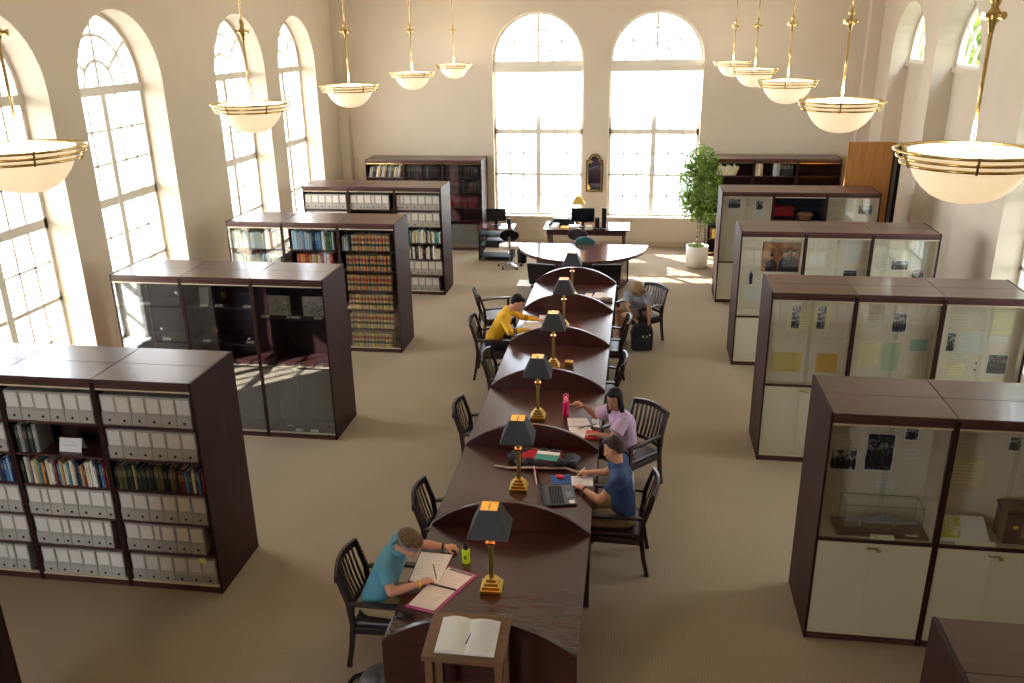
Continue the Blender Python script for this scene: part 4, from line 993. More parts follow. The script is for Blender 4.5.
# laptop: base on the table, screen leaning back to the left
t = thing('laptop', 'open grey laptop in front of the person in the navy shirt', 'laptop', (-.74, 6.95, ZT), .2)
obj('keyboard_base', MB().box(-.02, .27, -.18, .18, 0, .02), mat('laptop_grey', S(66, 66, 72), .35, .3), t, bevel=.004)
kk = MB()
for i in range(5):
    for j in range(12): kk.box(.03 + .026 * i, .051 + .026 * i, -.16 + .027 * j, -.138 + .027 * j, .0202, .0225)
obj('keys', kk, BLACK, t)
obj('touchpad', MB().box(.185, .25, -.05, .05, .0202, .0212), mat('touchpad_grey', S(96, 96, 102), .3), t)
obj('sticker', MB().box(.2, .25, -.165, -.11, .0202, .0214), PAPER, t)
sc = MB().hexa([(-.03, -.18, .018), (-.022, -.18, .018), (-.022, .18, .018), (-.03, .18, .018)], [(-.11, -.18, .24), (-.102, -.18, .243), (-.102, .18, .243), (-.11, .18, .24)])
obj('lid', sc, mat('laptop_silver', S(176, 176, 186), .35, .4), t)
obj('screen', MB().hexa([(-.0215, -.165, .028), (-.0205, -.165, .028), (-.0205, .165, .028), (-.0215, .165, .028)], [(-.0985, -.165, .235), (-.0975, -.165, .235), (-.0975, .165, .235), (-.0985, .165, .235)]), BLACKG, t)
sheet('mouse_pad', [(-.74, 7.36), (-.55, 7.41), (-.525, 7.23), (-.71, 7.19)], ZT, mat('blue_pad', S(42, 88, 150), .8), 'blue mouse pad behind the laptop', 'mouse pad', False, .004)
t = thing('computer_mouse', 'red computer mouse on the blue pad', 'mouse', (-.645, 7.32, ZT + .0045), 1.2)
obj('mouse_shell', MB().ell((0, 0, .014), (.034, .05, .02)), mat('red_plastic', S(186, 26, 50), .3), t); obj('wheel', MB().cyl((-.004, .02, .032), (.004, .02, .032), .008), BLACK, t)
sheet('note_paper', [(-.54, 7.37), (-.325, 7.38), (-.315, 7.2), (-.52, 7.19)], ZT, PAPER, 'white paper under the hands of the person in navy', 'paper')
# open red bag with notebook
t = thing('open_backpack', 'open black and red backpack lying on the second desk bay', 'backpack', (-.86, 7.63, ZT), -.06)
b = MB()
N = 22
def blob(rx, ry, z0, z1, e=.0, n=2.6):
    P = []
    for j in range(N):
        a = 2 * PI * j / N; c, s = math.cos(a), math.sin(a)
        P.append((math.copysign(abs(c) ** (2 / n), c) * rx + e, math.copysign(abs(s) ** (2 / n), s) * ry))
    return P
b.prism(blob(.34, .15, 0, 0), 'z', 0, .055)
b = MB()
for j in range(16):
    a = 2 * PI * j / 16; b.ell((.29 * math.cos(a), .12 * math.sin(a), .045 + .014 * math.sin(j * 2.3)), (.07, .055, .04 + .01 * math.cos(j * 1.7)), None, 10, 8)
b.box(-.27, .27, -.1, .1, .004, .05)
remesh_later = obj('bag_shell', b, mat('black_nylon', S(24, 24, 32), .7, bump=.5, bscale=30), t)
_m = remesh_later.modifiers.new('remesh', 'REMESH'); _m.mode = 'VOXEL'; _m.voxel_size = .009; _m.use_smooth_shade = True
obj('red_lining', MB().prism(blob(.21, .125, 0, 0, .0), 'z', .056, .078), mat('red_nylon', S(176, 18, 34), .55, bump=.4, bscale=25), t, bevel=.012)
obj('strap', MB().bar([(-.46, -.17, .006), (-.3, -.2, .012), (-.1, -.19, .03), (.12, -.16, .03), (.26, -.12, .02), (.38, -.15, .008), (.44, -.13, .006)], .035, .008), mat('grey_strap', S(150, 134, 122), .8), t)
obj('zip_edge', MB().tube([(-.19 + .38 * i / 8, .115 + .012 * math.sin(i), .082) for i in range(9)], .005), mat('zip_tan', S(150, 110, 80), .5), t)
obj('side_flap', MB().prism([(.22, -.1), (.36, -.08), (.4, .03), (.33, .1), (.24, .09)], 'z', .056, .08), mat('flap_grey', S(60, 62, 70), .8), t, bevel=.008)
t = thing('notebook', 'teal and white notebook lying on the red bag lining', 'notebook', (-.80, 7.60, ZT + .0795), -.1)
obj('cover', MB().box(-.115, .115, -.09, .09, 0, .012), mat('teal_cover', S(64, 146, 136), .5), t, bevel=.002)
obj('white_band', MB().box(-.115, .115, .025, .09, .0122, .0135), PAPER, t)
# woman's papers
sheet('note_paper', [(-.69, 8.70), (-.47, 8.72), (-.40, 8.52), (-.66, 8.49)], ZT, PAPER, 'upper sheet of the papers before the person in lilac', 'paper')
sheet('note_paper', [(-.655, 8.475), (-.42, 8.50), (-.33, 8.24), (-.60, 8.20)], ZT, PAPER, 'lower sheet of the papers before the person in lilac', 'paper')
sheet('letter_paper', [(-.41, 8.71), (-.33, 8.70), (-.315, 8.50), (-.385, 8.51)], ZT, PAPER, 'white sheet beside the upper sheet, right table edge', 'paper')
sheet('notebook', [(-.45, 8.38), (-.32, 8.37), (-.315, 8.19), (-.46, 8.19)], ZT + .004, mat('red_cover', S(196, 24, 40), .4), 'red notebook under the hand of the person in lilac', 'notebook', False, .015)
p = obj('pen', MB().cyl((-.12, 0, 0), (.12, 0, 0), .005), BLACK); p.location = (-.45, 8.5, ZT + .01); p.rotation_euler = (0, 0, .6); tag(p, 'dark pen across the papers before the person in lilac', 'pen')
# yellow shirt person's papers
sheet('note_paper', [(-1.62, 12.0), (-1.30, 11.98), (-1.28, 11.62), (-1.60, 11.60)], ZT, PAPER, 'open white notebook before the person in the yellow shirt', 'paper')
sheet('note_paper', [(-1.42, 12.36), (-1.2, 12.34), (-1.2, 12.16), (-1.40, 12.14)], ZT, PAPER, 'loose white sheet beyond the yellow shirt person', 'paper')
# far desk bay near the girl: papers and a tan pouch
sheet('magazine', [(-.62, 13.66), (-.38, 13.62), (-.40, 13.32), (-.66, 13.36)], ZT, PAPER, 'white papers in the far bay beside the person in grey', 'paper')
sheet('letter_paper', [(-.78, 13.60), (-.67, 13.58), (-.69, 13.30), (-.80, 13.32)], ZT, PAPER, 'narrow white paper in the far bay, left of the others', 'paper')
o = obj('pouch', MB().box(-.1, .1, -.06, .06, 0, .06), mat('taupe_cloth', S(126, 112, 96), .8, bump=.3, bscale=20), bevel=.02); o.location = (-.42, 13.18, ZT); o.rotation_euler = (0, 0, -.1); tag(o, 'taupe pouch on the table edge beside the person in grey', 'pouch')
o = obj('brass_box', MB().box(-.05, .05, -.04, .04, 0, .05).box(-.055, .055, -.045, .045, .05, .058), BRASSD, bevel=.003); o.location = (-.80, 10.32, ZT); tag(o, 'small brass box beside the fourth desk lamp', 'box')

# ------------------------------------------------------------------ circulation desk and office corner
t = thing('circulation_desk', 'half-round mahogany desk with a glossy top near the back windows', 'desk', (-1.06, 17.08, 0))
N = 30; a_, b_ = 1.33, 1.44
arc_ = [(a_ * math.cos(PI + PI * i / N), b_ * math.sin(PI + PI * i / N)) for i in range(N + 1)]
DTOP = wood('mahogany_polished', S(84, 44, 40), S(104, 60, 54), 'X', .12, .6)
obj('desk_top', MB().prism(arc_, 'z', .725, .76), DTOP, t, bevel=.006)
obj('edge_band', MB().prism([(x * .985, y_ * .985) for x, y_ in arc_], 'z', .69, .724), WDX, t)
arc2 = [(.93 * math.cos(PI + PI * i / N), -.02 + 1.2 * math.sin(PI + PI * i / N)) for i in range(N + 1)]
inner = [(x * .93, y_ * .93 + .01) for x, y_ in arc2][::-1]
obj('front_panel', MB().prism(arc2 + inner, 'z', 0, .69), WPAN, t)
obj('end_post', MB().box(.86, .95, -.12, -.02, 0, .69), WD, t); obj('end_post', MB().box(-.95, -.86, -.12, -.02, 0, .69), WD, t)

def leather_chair(x, y, rz, label):
    t = thing('lounge_chair', label, 'chair', (x, y, 0), rz, 'black leather chairs before the round desk')
    obj('seat', MB().box(-.24, .24, -.22, .24, .4, .48), BLKLTH, t, bevel=.03)
    obj('backrest', MB().hexa([(-.25, -.26, .5), (.25, -.26, .5), (.25, -.2, .5), (-.25, -.2, .5)], [(-.27, -.36, .93), (.27, -.36, .93), (.27, -.3, .93), (-.27, -.3, .93)]), BLKLTH, t, bevel=.025)
    for sx in (-1, 1):
        for sy in (-1, 1): obj('leg', MB().bar([(sx * .22, sy * .21, 0), (sx * .2, sy * .19, .4)], .03, .03, up=(0, 1, 0)), BLACK, t)
    obj('back_bar', MB().bar([(-.15, -.2, .42), (-.15, -.3, .7)], .03, .02, up=(0, 1, 0)).bar([(.15, -.2, .42), (.15, -.3, .7)], .03, .02, up=(0, 1, 0)), BLACK, t)
leather_chair(-1.62, 15.12, -.18, 'left black leather chair behind the last table divider')
leather_chair(-.52, 15.2, .12, 'right black leather chair behind the last table divider')
o = obj('storage_box', MB().box(-.15, .15, -.2, .2, 0, .34).box(-.16, .16, -.21, .21, .34, .37), WHITE); o.location = (-2.03, 15.45, 0); tag(o, 'white lidded box on the carpet left of the black chairs', 'box')

t = thing('writing_desk', 'mahogany writing desk with turned legs under the back windows', 'desk', (-1.08, 18.82, 0))
obj('desk_top', MB().box(-.95, .95, -.42, .42, .73, .76), DTOP, t, bevel=.005)
obj('apron', MB().box(-.88, .88, -.36, .36, .62, .729), WDX, t)
for sx in (-1, 1):
    for sy in (-1, 1): obj('leg', MB().lathe([(.02, 0), (.03, .05), (.025, .1), (.035, .3), (.028, .5), (.04, .53), (.04, .62)], n=12), WDX, t, loc=(sx * .83, sy * .32, 0))
d_ = obj('drawer', MB().box(-.3, .3, -.372, -.361, .635, .715), WDX, t); obj('drawer_handle', MB().box(-.05, .05, -.385, -.373, .67, .68), BRASS, d_)
def monitor(x, y, z, w_, h_, label, rz=0):
    t = thing('computer_monitor', label, 'monitor', (x, y, z), rz)
    obj('screen', MB().box(-w_ / 2, w_ / 2, -.02, .02, .1, .1 + h_), BLACK, t, bevel=.006); obj('display', MB().box(-w_ / 2 + .015, w_ / 2 - .015, -.0225, -.0205, .115, .085 + h_), BLACKG, t)
    obj('stand', MB().box(-.03, .03, .021, .045, .01, .25).box(-.12, .12, -.08, .1, 0, .012), BLACK, t)
monitor(-1.17, 18.72, ZT, .52, .32, 'black computer monitor on the writing desk')
monitor(-3.14, 18.72, ZT, .44, .28, 'black computer monitor on the small workstation at left', .1)
o = obj('speaker', MB().box(-.05, .05, -.08, .08, 0, .42).box(-.04, .04, -.083, -.081, .05, .38), BLACK); o.location = (-.7, 18.8, ZT); tag(o, 'tall black computer tower standing on the writing desk', 'computer')
o = obj('speaker', MB().box(-.05, .05, -.05, .05, 0, .2).cyl((0, -.052, .06), (0, -.056, .06), .03), BLACK); o.location = (-.85, 18.75, ZT); tag(o, 'small black loudspeaker left of the computer tower', 'speaker')
o = obj('speaker', MB().box(-.04, .04, -.05, .05, 0, .16).cyl((0, -.052, .06), (0, -.056, .06), .03), BLACK); o.location = (-2.84, 18.72, ZT); tag(o, 'small black loudspeaker on the left workstation', 'speaker')
t = thing('desk_lamp', 'brass desk lamp with yellow shade behind the far monitor', 'lamp', (-1.3, 19.08, ZT))
obj('stem', MB().lathe([(0, 0), (.07, 0), (.06, .02), (.01, .04), (.01, .5), (0, .5)], n=16), BRASS, t)
s_ = MB(); s_.hexa([(-.15, -.1, .45), (.15, -.1, .45), (.15, .1, .45), (-.15, .1, .45)], [(-.05, -.03, .62), (.05, -.03, .62), (.05, .03, .62), (-.05, .03, .62)]); obj('lamp_shade', s_, mat('yellow_shade', S(214, 172, 66), .5), t)
obj('finial', MB().cyl((0, 0, .62), (0, 0, .68), .01, .004), BRASS, t)
t = thing('telephone', 'white desk telephone at the left of the writing desk', 'telephone', (-1.82, 18.65, ZT), -.3)
obj('phone_base', MB().hexa([(-.1, -.1, 0), (.1, -.1, 0), (.1, .1, 0), (-.1, .1, 0)], [(-.1, -.1, .02), (.1, -.1, .02), (.1, .1, .08), (-.1, .1, .08)]), WHITE, t); obj('handset', MB().bar([(-.07, -.1, .05), (-.07, 0, .08), (-.07, .1, .1)], .045, .03), BLACK, t)
t = thing('printer', 'low black printer with white lid behind the desk telephone', 'printer', (-1.62, 19.02, ZT)); obj('printer_body', MB().box(-.24, .24, -.16, .16, 0, .13), BLACK, t, bevel=.01); obj('printer_lid', MB().box(-.23, .1, -.15, .15, .131, .16), WHITE, t)
for i, (x, yy, w_, c, lab) in enumerate([(-1.55, 18.55, .1, 'orange', 'orange-tinted paper stack on the writing desk'), (-1.36, 18.6, .11, 'white', 'white paper stack left of the far monitor'), (-1.02, 18.5, .07, 'white', 'small pale box of papers before the far monitor')]):
    o = obj('paper_stack', MB().box(-w_, w_, -.1, .1, 0, .03 + .02 * i), mat('paper_' + c, PC[c], .8)); o.location = (x, yy, ZT); o.rotation_euler = (0, 0, .2 * i - .2); tag(o, lab, 'papers')
o = obj('keyboard', MB().box(-.2, .2, -.06, .06, 0, .02), BLACK, bevel=.003); o.location = (-.85, 18.5, ZT); tag(o, 'black keyboard at the front of the writing desk', 'keyboard')
t = thing('computer_workstation', 'dark computer cart with shelves at the left of the office area', 'desk', (-3.12, 18.62, 0))
obj('desk_top', MB().box(-.42, .42, -.27, .27, .735, .76), DTOP, t, bevel=.004)
for x in (-.38, .36): obj('side_panel', MB().box(x, x + .03, -.24, .24, .04, .734), BLACK, t)
for z in (.58, .32, .08): obj('shelf', MB().box(-.349, .359, -.22, .22, z, z + .02), BLACK, t)
for x in (-.36, .37):
    for yy in (-.2, .2): obj('caster', MB().cyl((x - .012, yy, .02), (x + .012, yy, .02), .02), BLACK, t)
o = obj('computer_case', MB().box(-.2, .2, -.17, .17, 0, .12), mat('charcoal', S(40, 42, 46), .5), bevel=.006); o.location = (-3.15, 18.62, .341); tag(o, 'flat dark computer case on the cart shelf', 'computer')
o = obj('waste_bin', MB().lathe([(0, 0), (.1, 0), (.12, .28), (.115, .28), (.095, .01), (0, .01)], n=20), BLACK); o.location = (-2.5, 18.35, 0); tag(o, 'black waste bin beside the office chair', 'bin')
def swivel(x, y, rz, label, backm, seatm, z=.45, bh=.85):
    t = thing('office_chair', label, 'chair', (x, y, 0), rz)
    obj('seat', MB().prism(blob(.23, .22, 0, 0), 'z', z, z + .07), seatm, t, bevel=.02)
    Q = [(.2 * math.cos(a), z + .32 + .13 * math.sin(a)) for a in [2 * PI * j / 18 for j in range(18)]]
    obj('backrest', MB().prism([(px_ * (1.0 if abs(px_) < .15 else 1.05), pz) for px_, pz in Q], 'y', -.27, -.22), backm, t, bevel=.015)
    obj('back_bar', MB().bar([(0, -.15, z), (0, -.29, z + .02), (0, -.285, z + .3)], .05, .012, up=(0, 1, 0)), CHROME, t)
    obj('column', MB().cyl((0, 0, .09), (0, 0, z), .025), CHROME, t)
    for k in range(5):
        a = 2 * PI * k / 5 + .3; c, s = math.cos(a), math.sin(a)
        obj('base_arm', MB().bar([(0, 0, .1), (.26 * c, .26 * s, .06)], .035, .025), CHROME, t)
        obj('caster', MB().cyl((.26 * c - .012 * s, .26 * s + .012 * c, .025), (.26 * c + .012 * s, .26 * s - .012 * c, .025), .025), BLACK, t)
swivel(-2.72, 17.92, .15, 'office chair with dark back and cream seat on a chrome star base', BLACK, mat('cream_vinyl', S(214, 206, 188), .5))
swivel(-1.02, 17.35, .0, 'office chair with teal backrest behind the round desk', mat('teal_fabric', S(58, 118, 122), .8), MATS['teal_fabric'], .46)
swivel(-1.22, 17.98, 0, 'dark purple office chair drawn up to the writing desk', mat('dark_purple_fabric', S(52, 34, 40), .8), MATS['dark_purple_fabric'], .48)
# mirror between back windows
t = thing('wall_mirror', 'arched dark and gilt framed mirror between the two back windows', 'mirror', (-1.0, YB - .002, 1.3))
def mshape(w_, h_): return [(-w_, 0), (w_, 0), (w_, h_ - .14), (w_ * .75, h_ - .13), (w_ * .6, h_ - .05)] + [(w_ * .6 * math.cos(a), h_ - .08 + .09 * math.sin(a)) for a in [PI / 6 * k for k in range(1, 6)]] + [(-w_ * .6, h_ - .05), (-w_ * .75, h_ - .13), (-w_, h_ - .14)]
obj('frame', MB().prism(mshape(.2, .88), 'y', -.03, 0), mat('dark_gilt_frame', S(96, 66, 36), .35, .5), t, bevel=.004)
obj('gilt_edge', MB().prism(mshape(.165, .82), 'y', -.034, -.031), BRASSD, t, loc=(0, 0, .03))
mg = bpy.data.materials.new('mirror_glass'); mg.use_nodes = True; mg.node_tree.nodes['Principled BSDF'].inputs['Metallic'].default_value = 1; mg.node_tree.nodes['Principled BSDF'].inputs['Roughness'].default_value = .03; mg.node_tree.nodes['Principled BSDF'].inputs['Base Color'].default_value = (.45, .5, .58, 1)
obj('mirror_glass', MB().prism(mshape(.15, .78), 'y', -.038, -.035), mg, t, loc=(0, 0, .05))
# wall crucifix-like conduit: cable loops under the left window
o = obj('cable_coil', MB().tube([(.0, 0, .35), (.05, 0, .5), (-.03, 0, .62), (.08, 0, .7), (.02, 0, .45), (.18, 0, .36), (.25, 0, .5), (.1, 0, .55)], .006), WHITE); o.location = (-2.5, YB - .012, 0); tag(o, 'tangle of pale cables on the wall under the left back window', 'cables')

# tan wooden panel and dark door by the right wall
t = thing('wooden_partition', 'tall tan wood panel standing behind the farthest right display case', 'panel', (4.37, 17.1, 0))
obj('panel_face', MB().box(-.42, .41, -.02, .02, 0, 2.84), WTAN, t, bevel=.003); obj('foot', MB().box(-.4, .4, -.15, -.021, 0, .04), WTAN, t)
t = thing('dark_door_leaf', 'dark folded door leaf beside the tan wood panel', 'door', (4.87, 17.2, 0))
obj('leaf', MB().box(-.085, .1, -.02, .02, 0, 2.8), BLACK, t); obj('edge_strip', MB().box(-.03, .03, -.023, -.0205, 0, 2.79), mat('grey_metal_edge', S(112, 104, 96), .4, .5), t)

# potted ficus
t = thing('potted_ficus', 'tall leafy ficus in a cream pot beside the right back window', 'plant', (1.35, 18.35, 0))
obj('pot', MB().lathe([(0, 0), (.2, 0), (.235, .05), (.24, .47), (.215, .47), (.21, .4), (0, .4)], n=32), mat('cream_pot', S(226, 216, 200), .5), t)
obj('soil', MB().lathe([(0, .43), (.205, .42), (.2, .401), (0, .401)], n=24), mat('moss', S(120, 126, 84), 1, bump=1, bscale=60, var=.4, vscale=40), t)
LEAFI = leafmat('ficus_leaves', S(76, 112, 44), S(164, 190, 96), 7)
obj('ground_leaves', leaves(0, 0, .47, .2, .06, 160, .06, 5), LEAFI, t)
tk = MB()
for k in range(4):
    tk.tube([(.035 * math.cos(k * 1.57 + j * .9), .035 * math.sin(k * 1.57 + j * .9), .42 + j * .12) for j in range(12)], .013, 7)
for k in range(8): a = k * .8; tk.tube([(0, 0, 1.1 + .08 * k), (.15 * math.cos(a), .15 * math.sin(a), 1.45 + .07 * k), (.28 * math.cos(a), .28 * math.sin(a), 1.65 + .08 * k)], [.012, .008, .004], 6)
obj('trunk', tk, mat('pale_bark', S(176, 160, 130), .8), t)
rnd = random.Random(3); fol = MB()
for cx, cz, rx, rz_, n in ((-.02, 1.75, .46, .62, 2600), (-.1, 1.35, .34, .34, 800), (-.02, 2.2, .36, .42, 1000), (.12, 1.15, .22, .25, 260)):
    for _ in range(n):
        while True:
            v = Vector((rnd.uniform(-1, 1), rnd.uniform(-1, 1), rnd.uniform(-1, 1)))
            if .3 < v.length < 1: break
        p = Vector((cx + v.x * rx, v.y * rx, cz + v.z * rz_)); p += Vector((rnd.gauss(0, .02), rnd.gauss(0, .02), rnd.gauss(0, .03)))
        q = Euler((rnd.uniform(-1, 1), rnd.uniform(-.4, 1.2), rnd.uniform(0, 6.28))).to_matrix(); L = rnd.uniform(.06, .1); Wd = L * .4
        fol._f([fol.bm.verts.new(p + q @ Vector(x)) for x in ((-L / 2, 0, 0), (-L * .05, Wd / 2, .01), (L / 2, 0, -.01), (-L * .05, -Wd / 2, .01))])
obj('foliage', fol, LEAFI, t)

# ------------------------------------------------------------------ people
SKIN = mat('skin_light', S(206, 152, 122), .5, spec=.3); SKINB = mat('skin_brown', S(168, 112, 82), .5, spec=.3); SKINM = mat('skin_warm', S(196, 142, 106), .5, spec=.3)
def remesh(o, v=.008, sm=4):
    m = o.modifiers.new('remesh', 'REMESH'); m.mode = 'VOXEL'; m.voxel_size = v; m.use_smooth_shade = True
    if sm: s = o.modifiers.new('smooth', 'SMOOTH'); s.iterations = sm; s.factor = .5
def vec(p): return Vector(p)
def hand(mb, wr, d, up, side, curl=.8, spread=1.0, s=1.0):
    """wr wrist, d forearm direction, up back-of-hand normal, side +1 thumb towards d x up"""
    d = d.normalized(); lat = d.cross(up).normalized(); up = lat.cross(d).normalized()
    R = Matrix((lat, d, up)).transposed()
    mb.ell(wr + d * .05 * s, (.040 * s, .052 * s, .017 * s), R)
    for i, (off, L) in enumerate(((.030, .066), (.010, .074), (-.010, .070), (-.029, .055))):
        b = wr + d * (.085 - .004 * abs(i - 1)) * s + lat * off * side * s; c = curl * (1 + .12 * i)
        p = b; dirv = (d + lat * off * side * 3 * spread).normalized(); ang = 0; r = .0095 * s
        for seg, f in enumerate((.45, .32, .23)):
            ang += c * (.55 if seg == 0 else .75)
            v = dirv * math.cos(ang) - up * math.sin(ang); q = p + v * L * f * s; mb.cap(p, q, r, r * .9, 8); p = q; r *= .9
    tb = wr + d * .03 * s + lat * .032 * side * s; t1 = tb + (d * .6 + lat * side * .7 - up * .35).normalized() * .038 * s; t2 = t1 + (d * .9 + lat * side * .1 - up * .5).normalized() * .03 * s
    mb.cap(tb, t1, .013 * s, .011 * s, 8); mb.cap(t1, t2, .011 * s, .009 * s, 8)

def person(name_lab, skin, J, face, hair, clothes, lab_extra=None, hs=1.0, eyes=True, curlL=.7, curlR=.7, upL=(0, 0, 1), upR=(0, 0, 1)):
    """J: dict of world joints"""
    J = {k: vec(v) for k, v in J.items()}
    root = thing('person', name_lab, 'person', (J['pel'].x, J['pel'].y, 0))
    off = Vector((J['pel'].x, J['pel'].y, 0))
    J = {k: v - off for k, v in J.items()}
    b = MB(); f = vec(face).normalized(); lat = (J['shR'] - J['shL']).normalized()
    def torso(mb, g=0.0):
        c, p = J['che'], J['pel']; hl = (J['hipR'] - J['hipL']).normalized(); mid = c.lerp(p, .5)
        for s in (-1, 1):
            mb.cap(p + hl * s * .075, mid + lat * s * .062, .098 + g, .092 + g); mb.cap(mid + lat * s * .062, c + lat * s * .075, .092 + g, .095 + g)
        mb.cap(p, c, .1 + g, .1 + g)
        for sh in ('shL', 'shR'): mb.cap(c.lerp(J['nec'], .35), J[sh], .07 + g * .8, .052 + g)
        mb.cap(c, J['nec'].lerp(c, .25), .085 + g, .055 + g)
    torso(b)
    # head frame
    H = J['hea']; up = (H - J['nec']).normalized(); up = (up - f * up.dot(f)).normalized(); hl = f.cross(up).normalized(); R = Matrix((hl, f, up)).transposed()
    b.cap(J['nec'] - up * .03, H - up * .05 - f * .02, .052, .048)
    T = lambda x, y, z: H + R @ Vector((x * hs, y * hs, z * hs))
    b.ell(T(0, -.012, .02), (.076 * hs, .094 * hs, .098 * hs), R, 20, 14)     # cranium
    b.ell(T(0, .022, -.045), (.058 * hs, .066 * hs, .07 * hs), R, 16, 12)     # face/jaw
    b.ell(T(0, .062, -.095), (.026 * hs, .022 * hs, .02 * hs), R)             # chin
    b.cap(T(0, .088, .005), T(0, .106, -.036), .008 * hs, .013 * hs, 10); b.ell(T(.011, .096, -.038), (.008,) * 3, R); b.ell(T(-.011, .096, -.038), (.008,) * 3, R)
    for s in (-1, 1):
        b.ell(T(s * .078, -.008, -.02), (.010 * hs, .02 * hs, .032 * hs), R)   # ear
        b.ell(T(s * .034, .07, -.03), (.02 * hs, .016 * hs, .018 * hs), R)
        b.cap(T(s * .012, .084, .018), T(s * .045, .073, .02), .008 * hs, .006 * hs, 8)
    b.cap(T(-.018, .088, -.066), T(.018, .088, -.066), .008 * hs, .008 * hs, 8); b.cap(T(-.014, .087, -.078), T(.014, .087, -.078), .008 * hs, .008 * hs, 8)
    for s in 'LR':
        b.cap(J['sh' + s], J['el' + s], .048, .038); b.cap(J['el' + s], J['el' + s].lerp(J['wr' + s], .35), .038, .038); b.cap(J['el' + s].lerp(J['wr' + s], .35), J['wr' + s], .037, .024)
        dv = (J['wr' + s] - J['el' + s]); hd = J.get('hd' + s); dv = (hd - J['wr' + s]) if hd is not None else dv
        hand(b, J['wr' + s], dv, vec(upL if s == 'L' else upR), 1 if s == 'L' else -1, curlL if s == 'L' else curlR)
        b.cap(J['hip' + s], J['kn' + s], .082, .058); b.cap(J['kn' + s], J['kn' + s].lerp(J['an' + s], .35), .056, .054); b.cap(J['kn' + s].lerp(J['an' + s], .35), J['an' + s], .053, .036)
        ft = J['an' + s] - off * 0; dr = J['toe' + s] - J['an' + s]; b.cap(J['an' + s] - Vector((0, 0, .03)) - dr * .2, J['toe' + s], .036, .03)
    body = obj('body', b, skin, root); remesh(body, .0075, 3)
    # eyes, brows, lips
    e = MB()
    for s in (-1, 1):
        e.ell(T(s * .032, .079, -.008), (.012 * hs, .007 * hs, .0045 * hs), R, mi=0); e.ell(T(s * .032, .0845, -.0085), (.0085 * hs, .005 * hs, .005 * hs), R, mi=1)
        e.cap(T(s * .016, .0925, .02), T(s * .05, .078, .022), .0045 * hs, .003 * hs, 6)
    ob = obj('eyes', e, [mat('eye_white', S(190, 182, 174), .9, spec=.1), mat('iris_dark', S(34, 22, 18), .3)], root)
    obj('lips', MB().cap(T(-.02, .093, -.068), T(.02, .093, -.068), .006 * hs, .006 * hs, 8).cap(T(-.014, .094, -.077), T(.014, .094, -.077), .006 * hs, .006 * hs, 8), mat('lip_' + skin.name, S(158, 84, 76), .4), root)
    bw = MB()
    for s in (-1, 1): bw.cap(T(s * .016, .0915, .022), T(s * .052, .076, .024), .0045 * hs, .003 * hs, 6)
    obj('eyebrows', bw, hair[0], root)
    hb = MB(); hair[1](hb, T, R, hs); ho = obj('hair', hb, hair[0], root); remesh(ho, .008, 2)
    for fn in clothes: fn(root, J, torso, T, R, lat, off)
    return root
def hairmat(n, c, c2): return mat(n, c, .6, col2=c2, vscale=60, bump=.6, bscale=120, spec=.2)
def short_hair(hb, T, R, hs):
    hb.ell(T(0, -.03, .04), (.083 * hs, .09 * hs, .092 * hs), R, 20, 14); hb.ell(T(0, .03, .085), (.066 * hs, .055 * hs, .036 * hs), R); hb.ell(T(0, -.06, -.005), (.07 * hs, .045 * hs, .062 * hs), R)
def long_hair(hb, T, R, hs):
    hb.ell(T(0, -.03, .038), (.086 * hs, .093 * hs, .096 * hs), R, 20, 14); hb.ell(T(0, .03, .085), (.064 * hs, .05 * hs, .034 * hs), R)
    for s in (-1, 1): hb.cap(T(s * .06, .0, .04), T(s * .08, -.01, -.09), .034, .034); hb.cap(T(s * .08, -.01, -.09), T(s * .09, .0, -.2), .034, .02)
    hb.cap(T(0, -.06, .0), T(0, -.085, -.2), .07, .045)
def shirt(matl, slen=.55, name='shirt', g=.018, long=False, waist=0, extra=None, loose=0):
    def fn(root, J, torso, T, R, lat, off):
        m = MB(); torso(m, g)
        for s in 'LR':
            if long: m.cap(J['sh' + s], J['el' + s], .06, .05); m.cap(J['el' + s], J['el' + s].lerp(J['wr' + s], .92), .05, .034)
            else: m.cyl(J['sh' + s], J['sh' + s].lerp(J['el' + s], slen), .064, .064 + loose, 14); m.ell(J['sh' + s], (.064,) * 3)
        o = obj(name, m, matl, root); remesh(o, .009, 5)
        if extra: extra(root, J, T, R, lat)
    return fn
def pants(matl, knee=.95, full=False, name='trousers'):
    def fn(root, J, torso, T, R, lat, off):
        m = MB(); p = J['pel']; hl = (J['hipR'] - J['hipL']).normalized()
        m.cap(p + hl * .075, p - hl * .075, .118, .118)
        for s in 'LR':
            m.cap(J['hip' + s], J['hip' + s].lerp(J['kn' + s], .6), .1, .084); m.cyl(J['hip' + s].lerp(J['kn' + s], .6), J['hip' + s].lerp(J['kn' + s], knee), .084, .074, 14)
            if full: m.cap(J['kn' + s], J['kn' + s].lerp(J['an' + s], .92), .068, .05)
        o = obj(name, m, matl, root); remesh(o, .009, 4)
    return fn
def shoes(matl):
    def fn(root, J, torso, T, R, lat, off):
        for s in 'LR':
            m = MB(); dr = J['toe' + s] - J['an' + s]; m.cap(J['an' + s] - Vector((0, 0, .035)) - dr * .22, J['toe' + s] + dr * .1, .044, .038)
            o = obj('shoe', m, matl, root); remesh(o, .008, 2)
    return fn
def watch(side, matl, name='wristband', f=.9, r=.031):
    def fn(root, J, torso, T, R, lat, off):
        a = J['el' + side].lerp(J['wr' + side], f); d = (J['wr' + side] - J['el' + side]).normalized()
        obj(name, MB().cyl(a - d * .008, a + d * .008, r, r, 18), matl, root)
    return fn

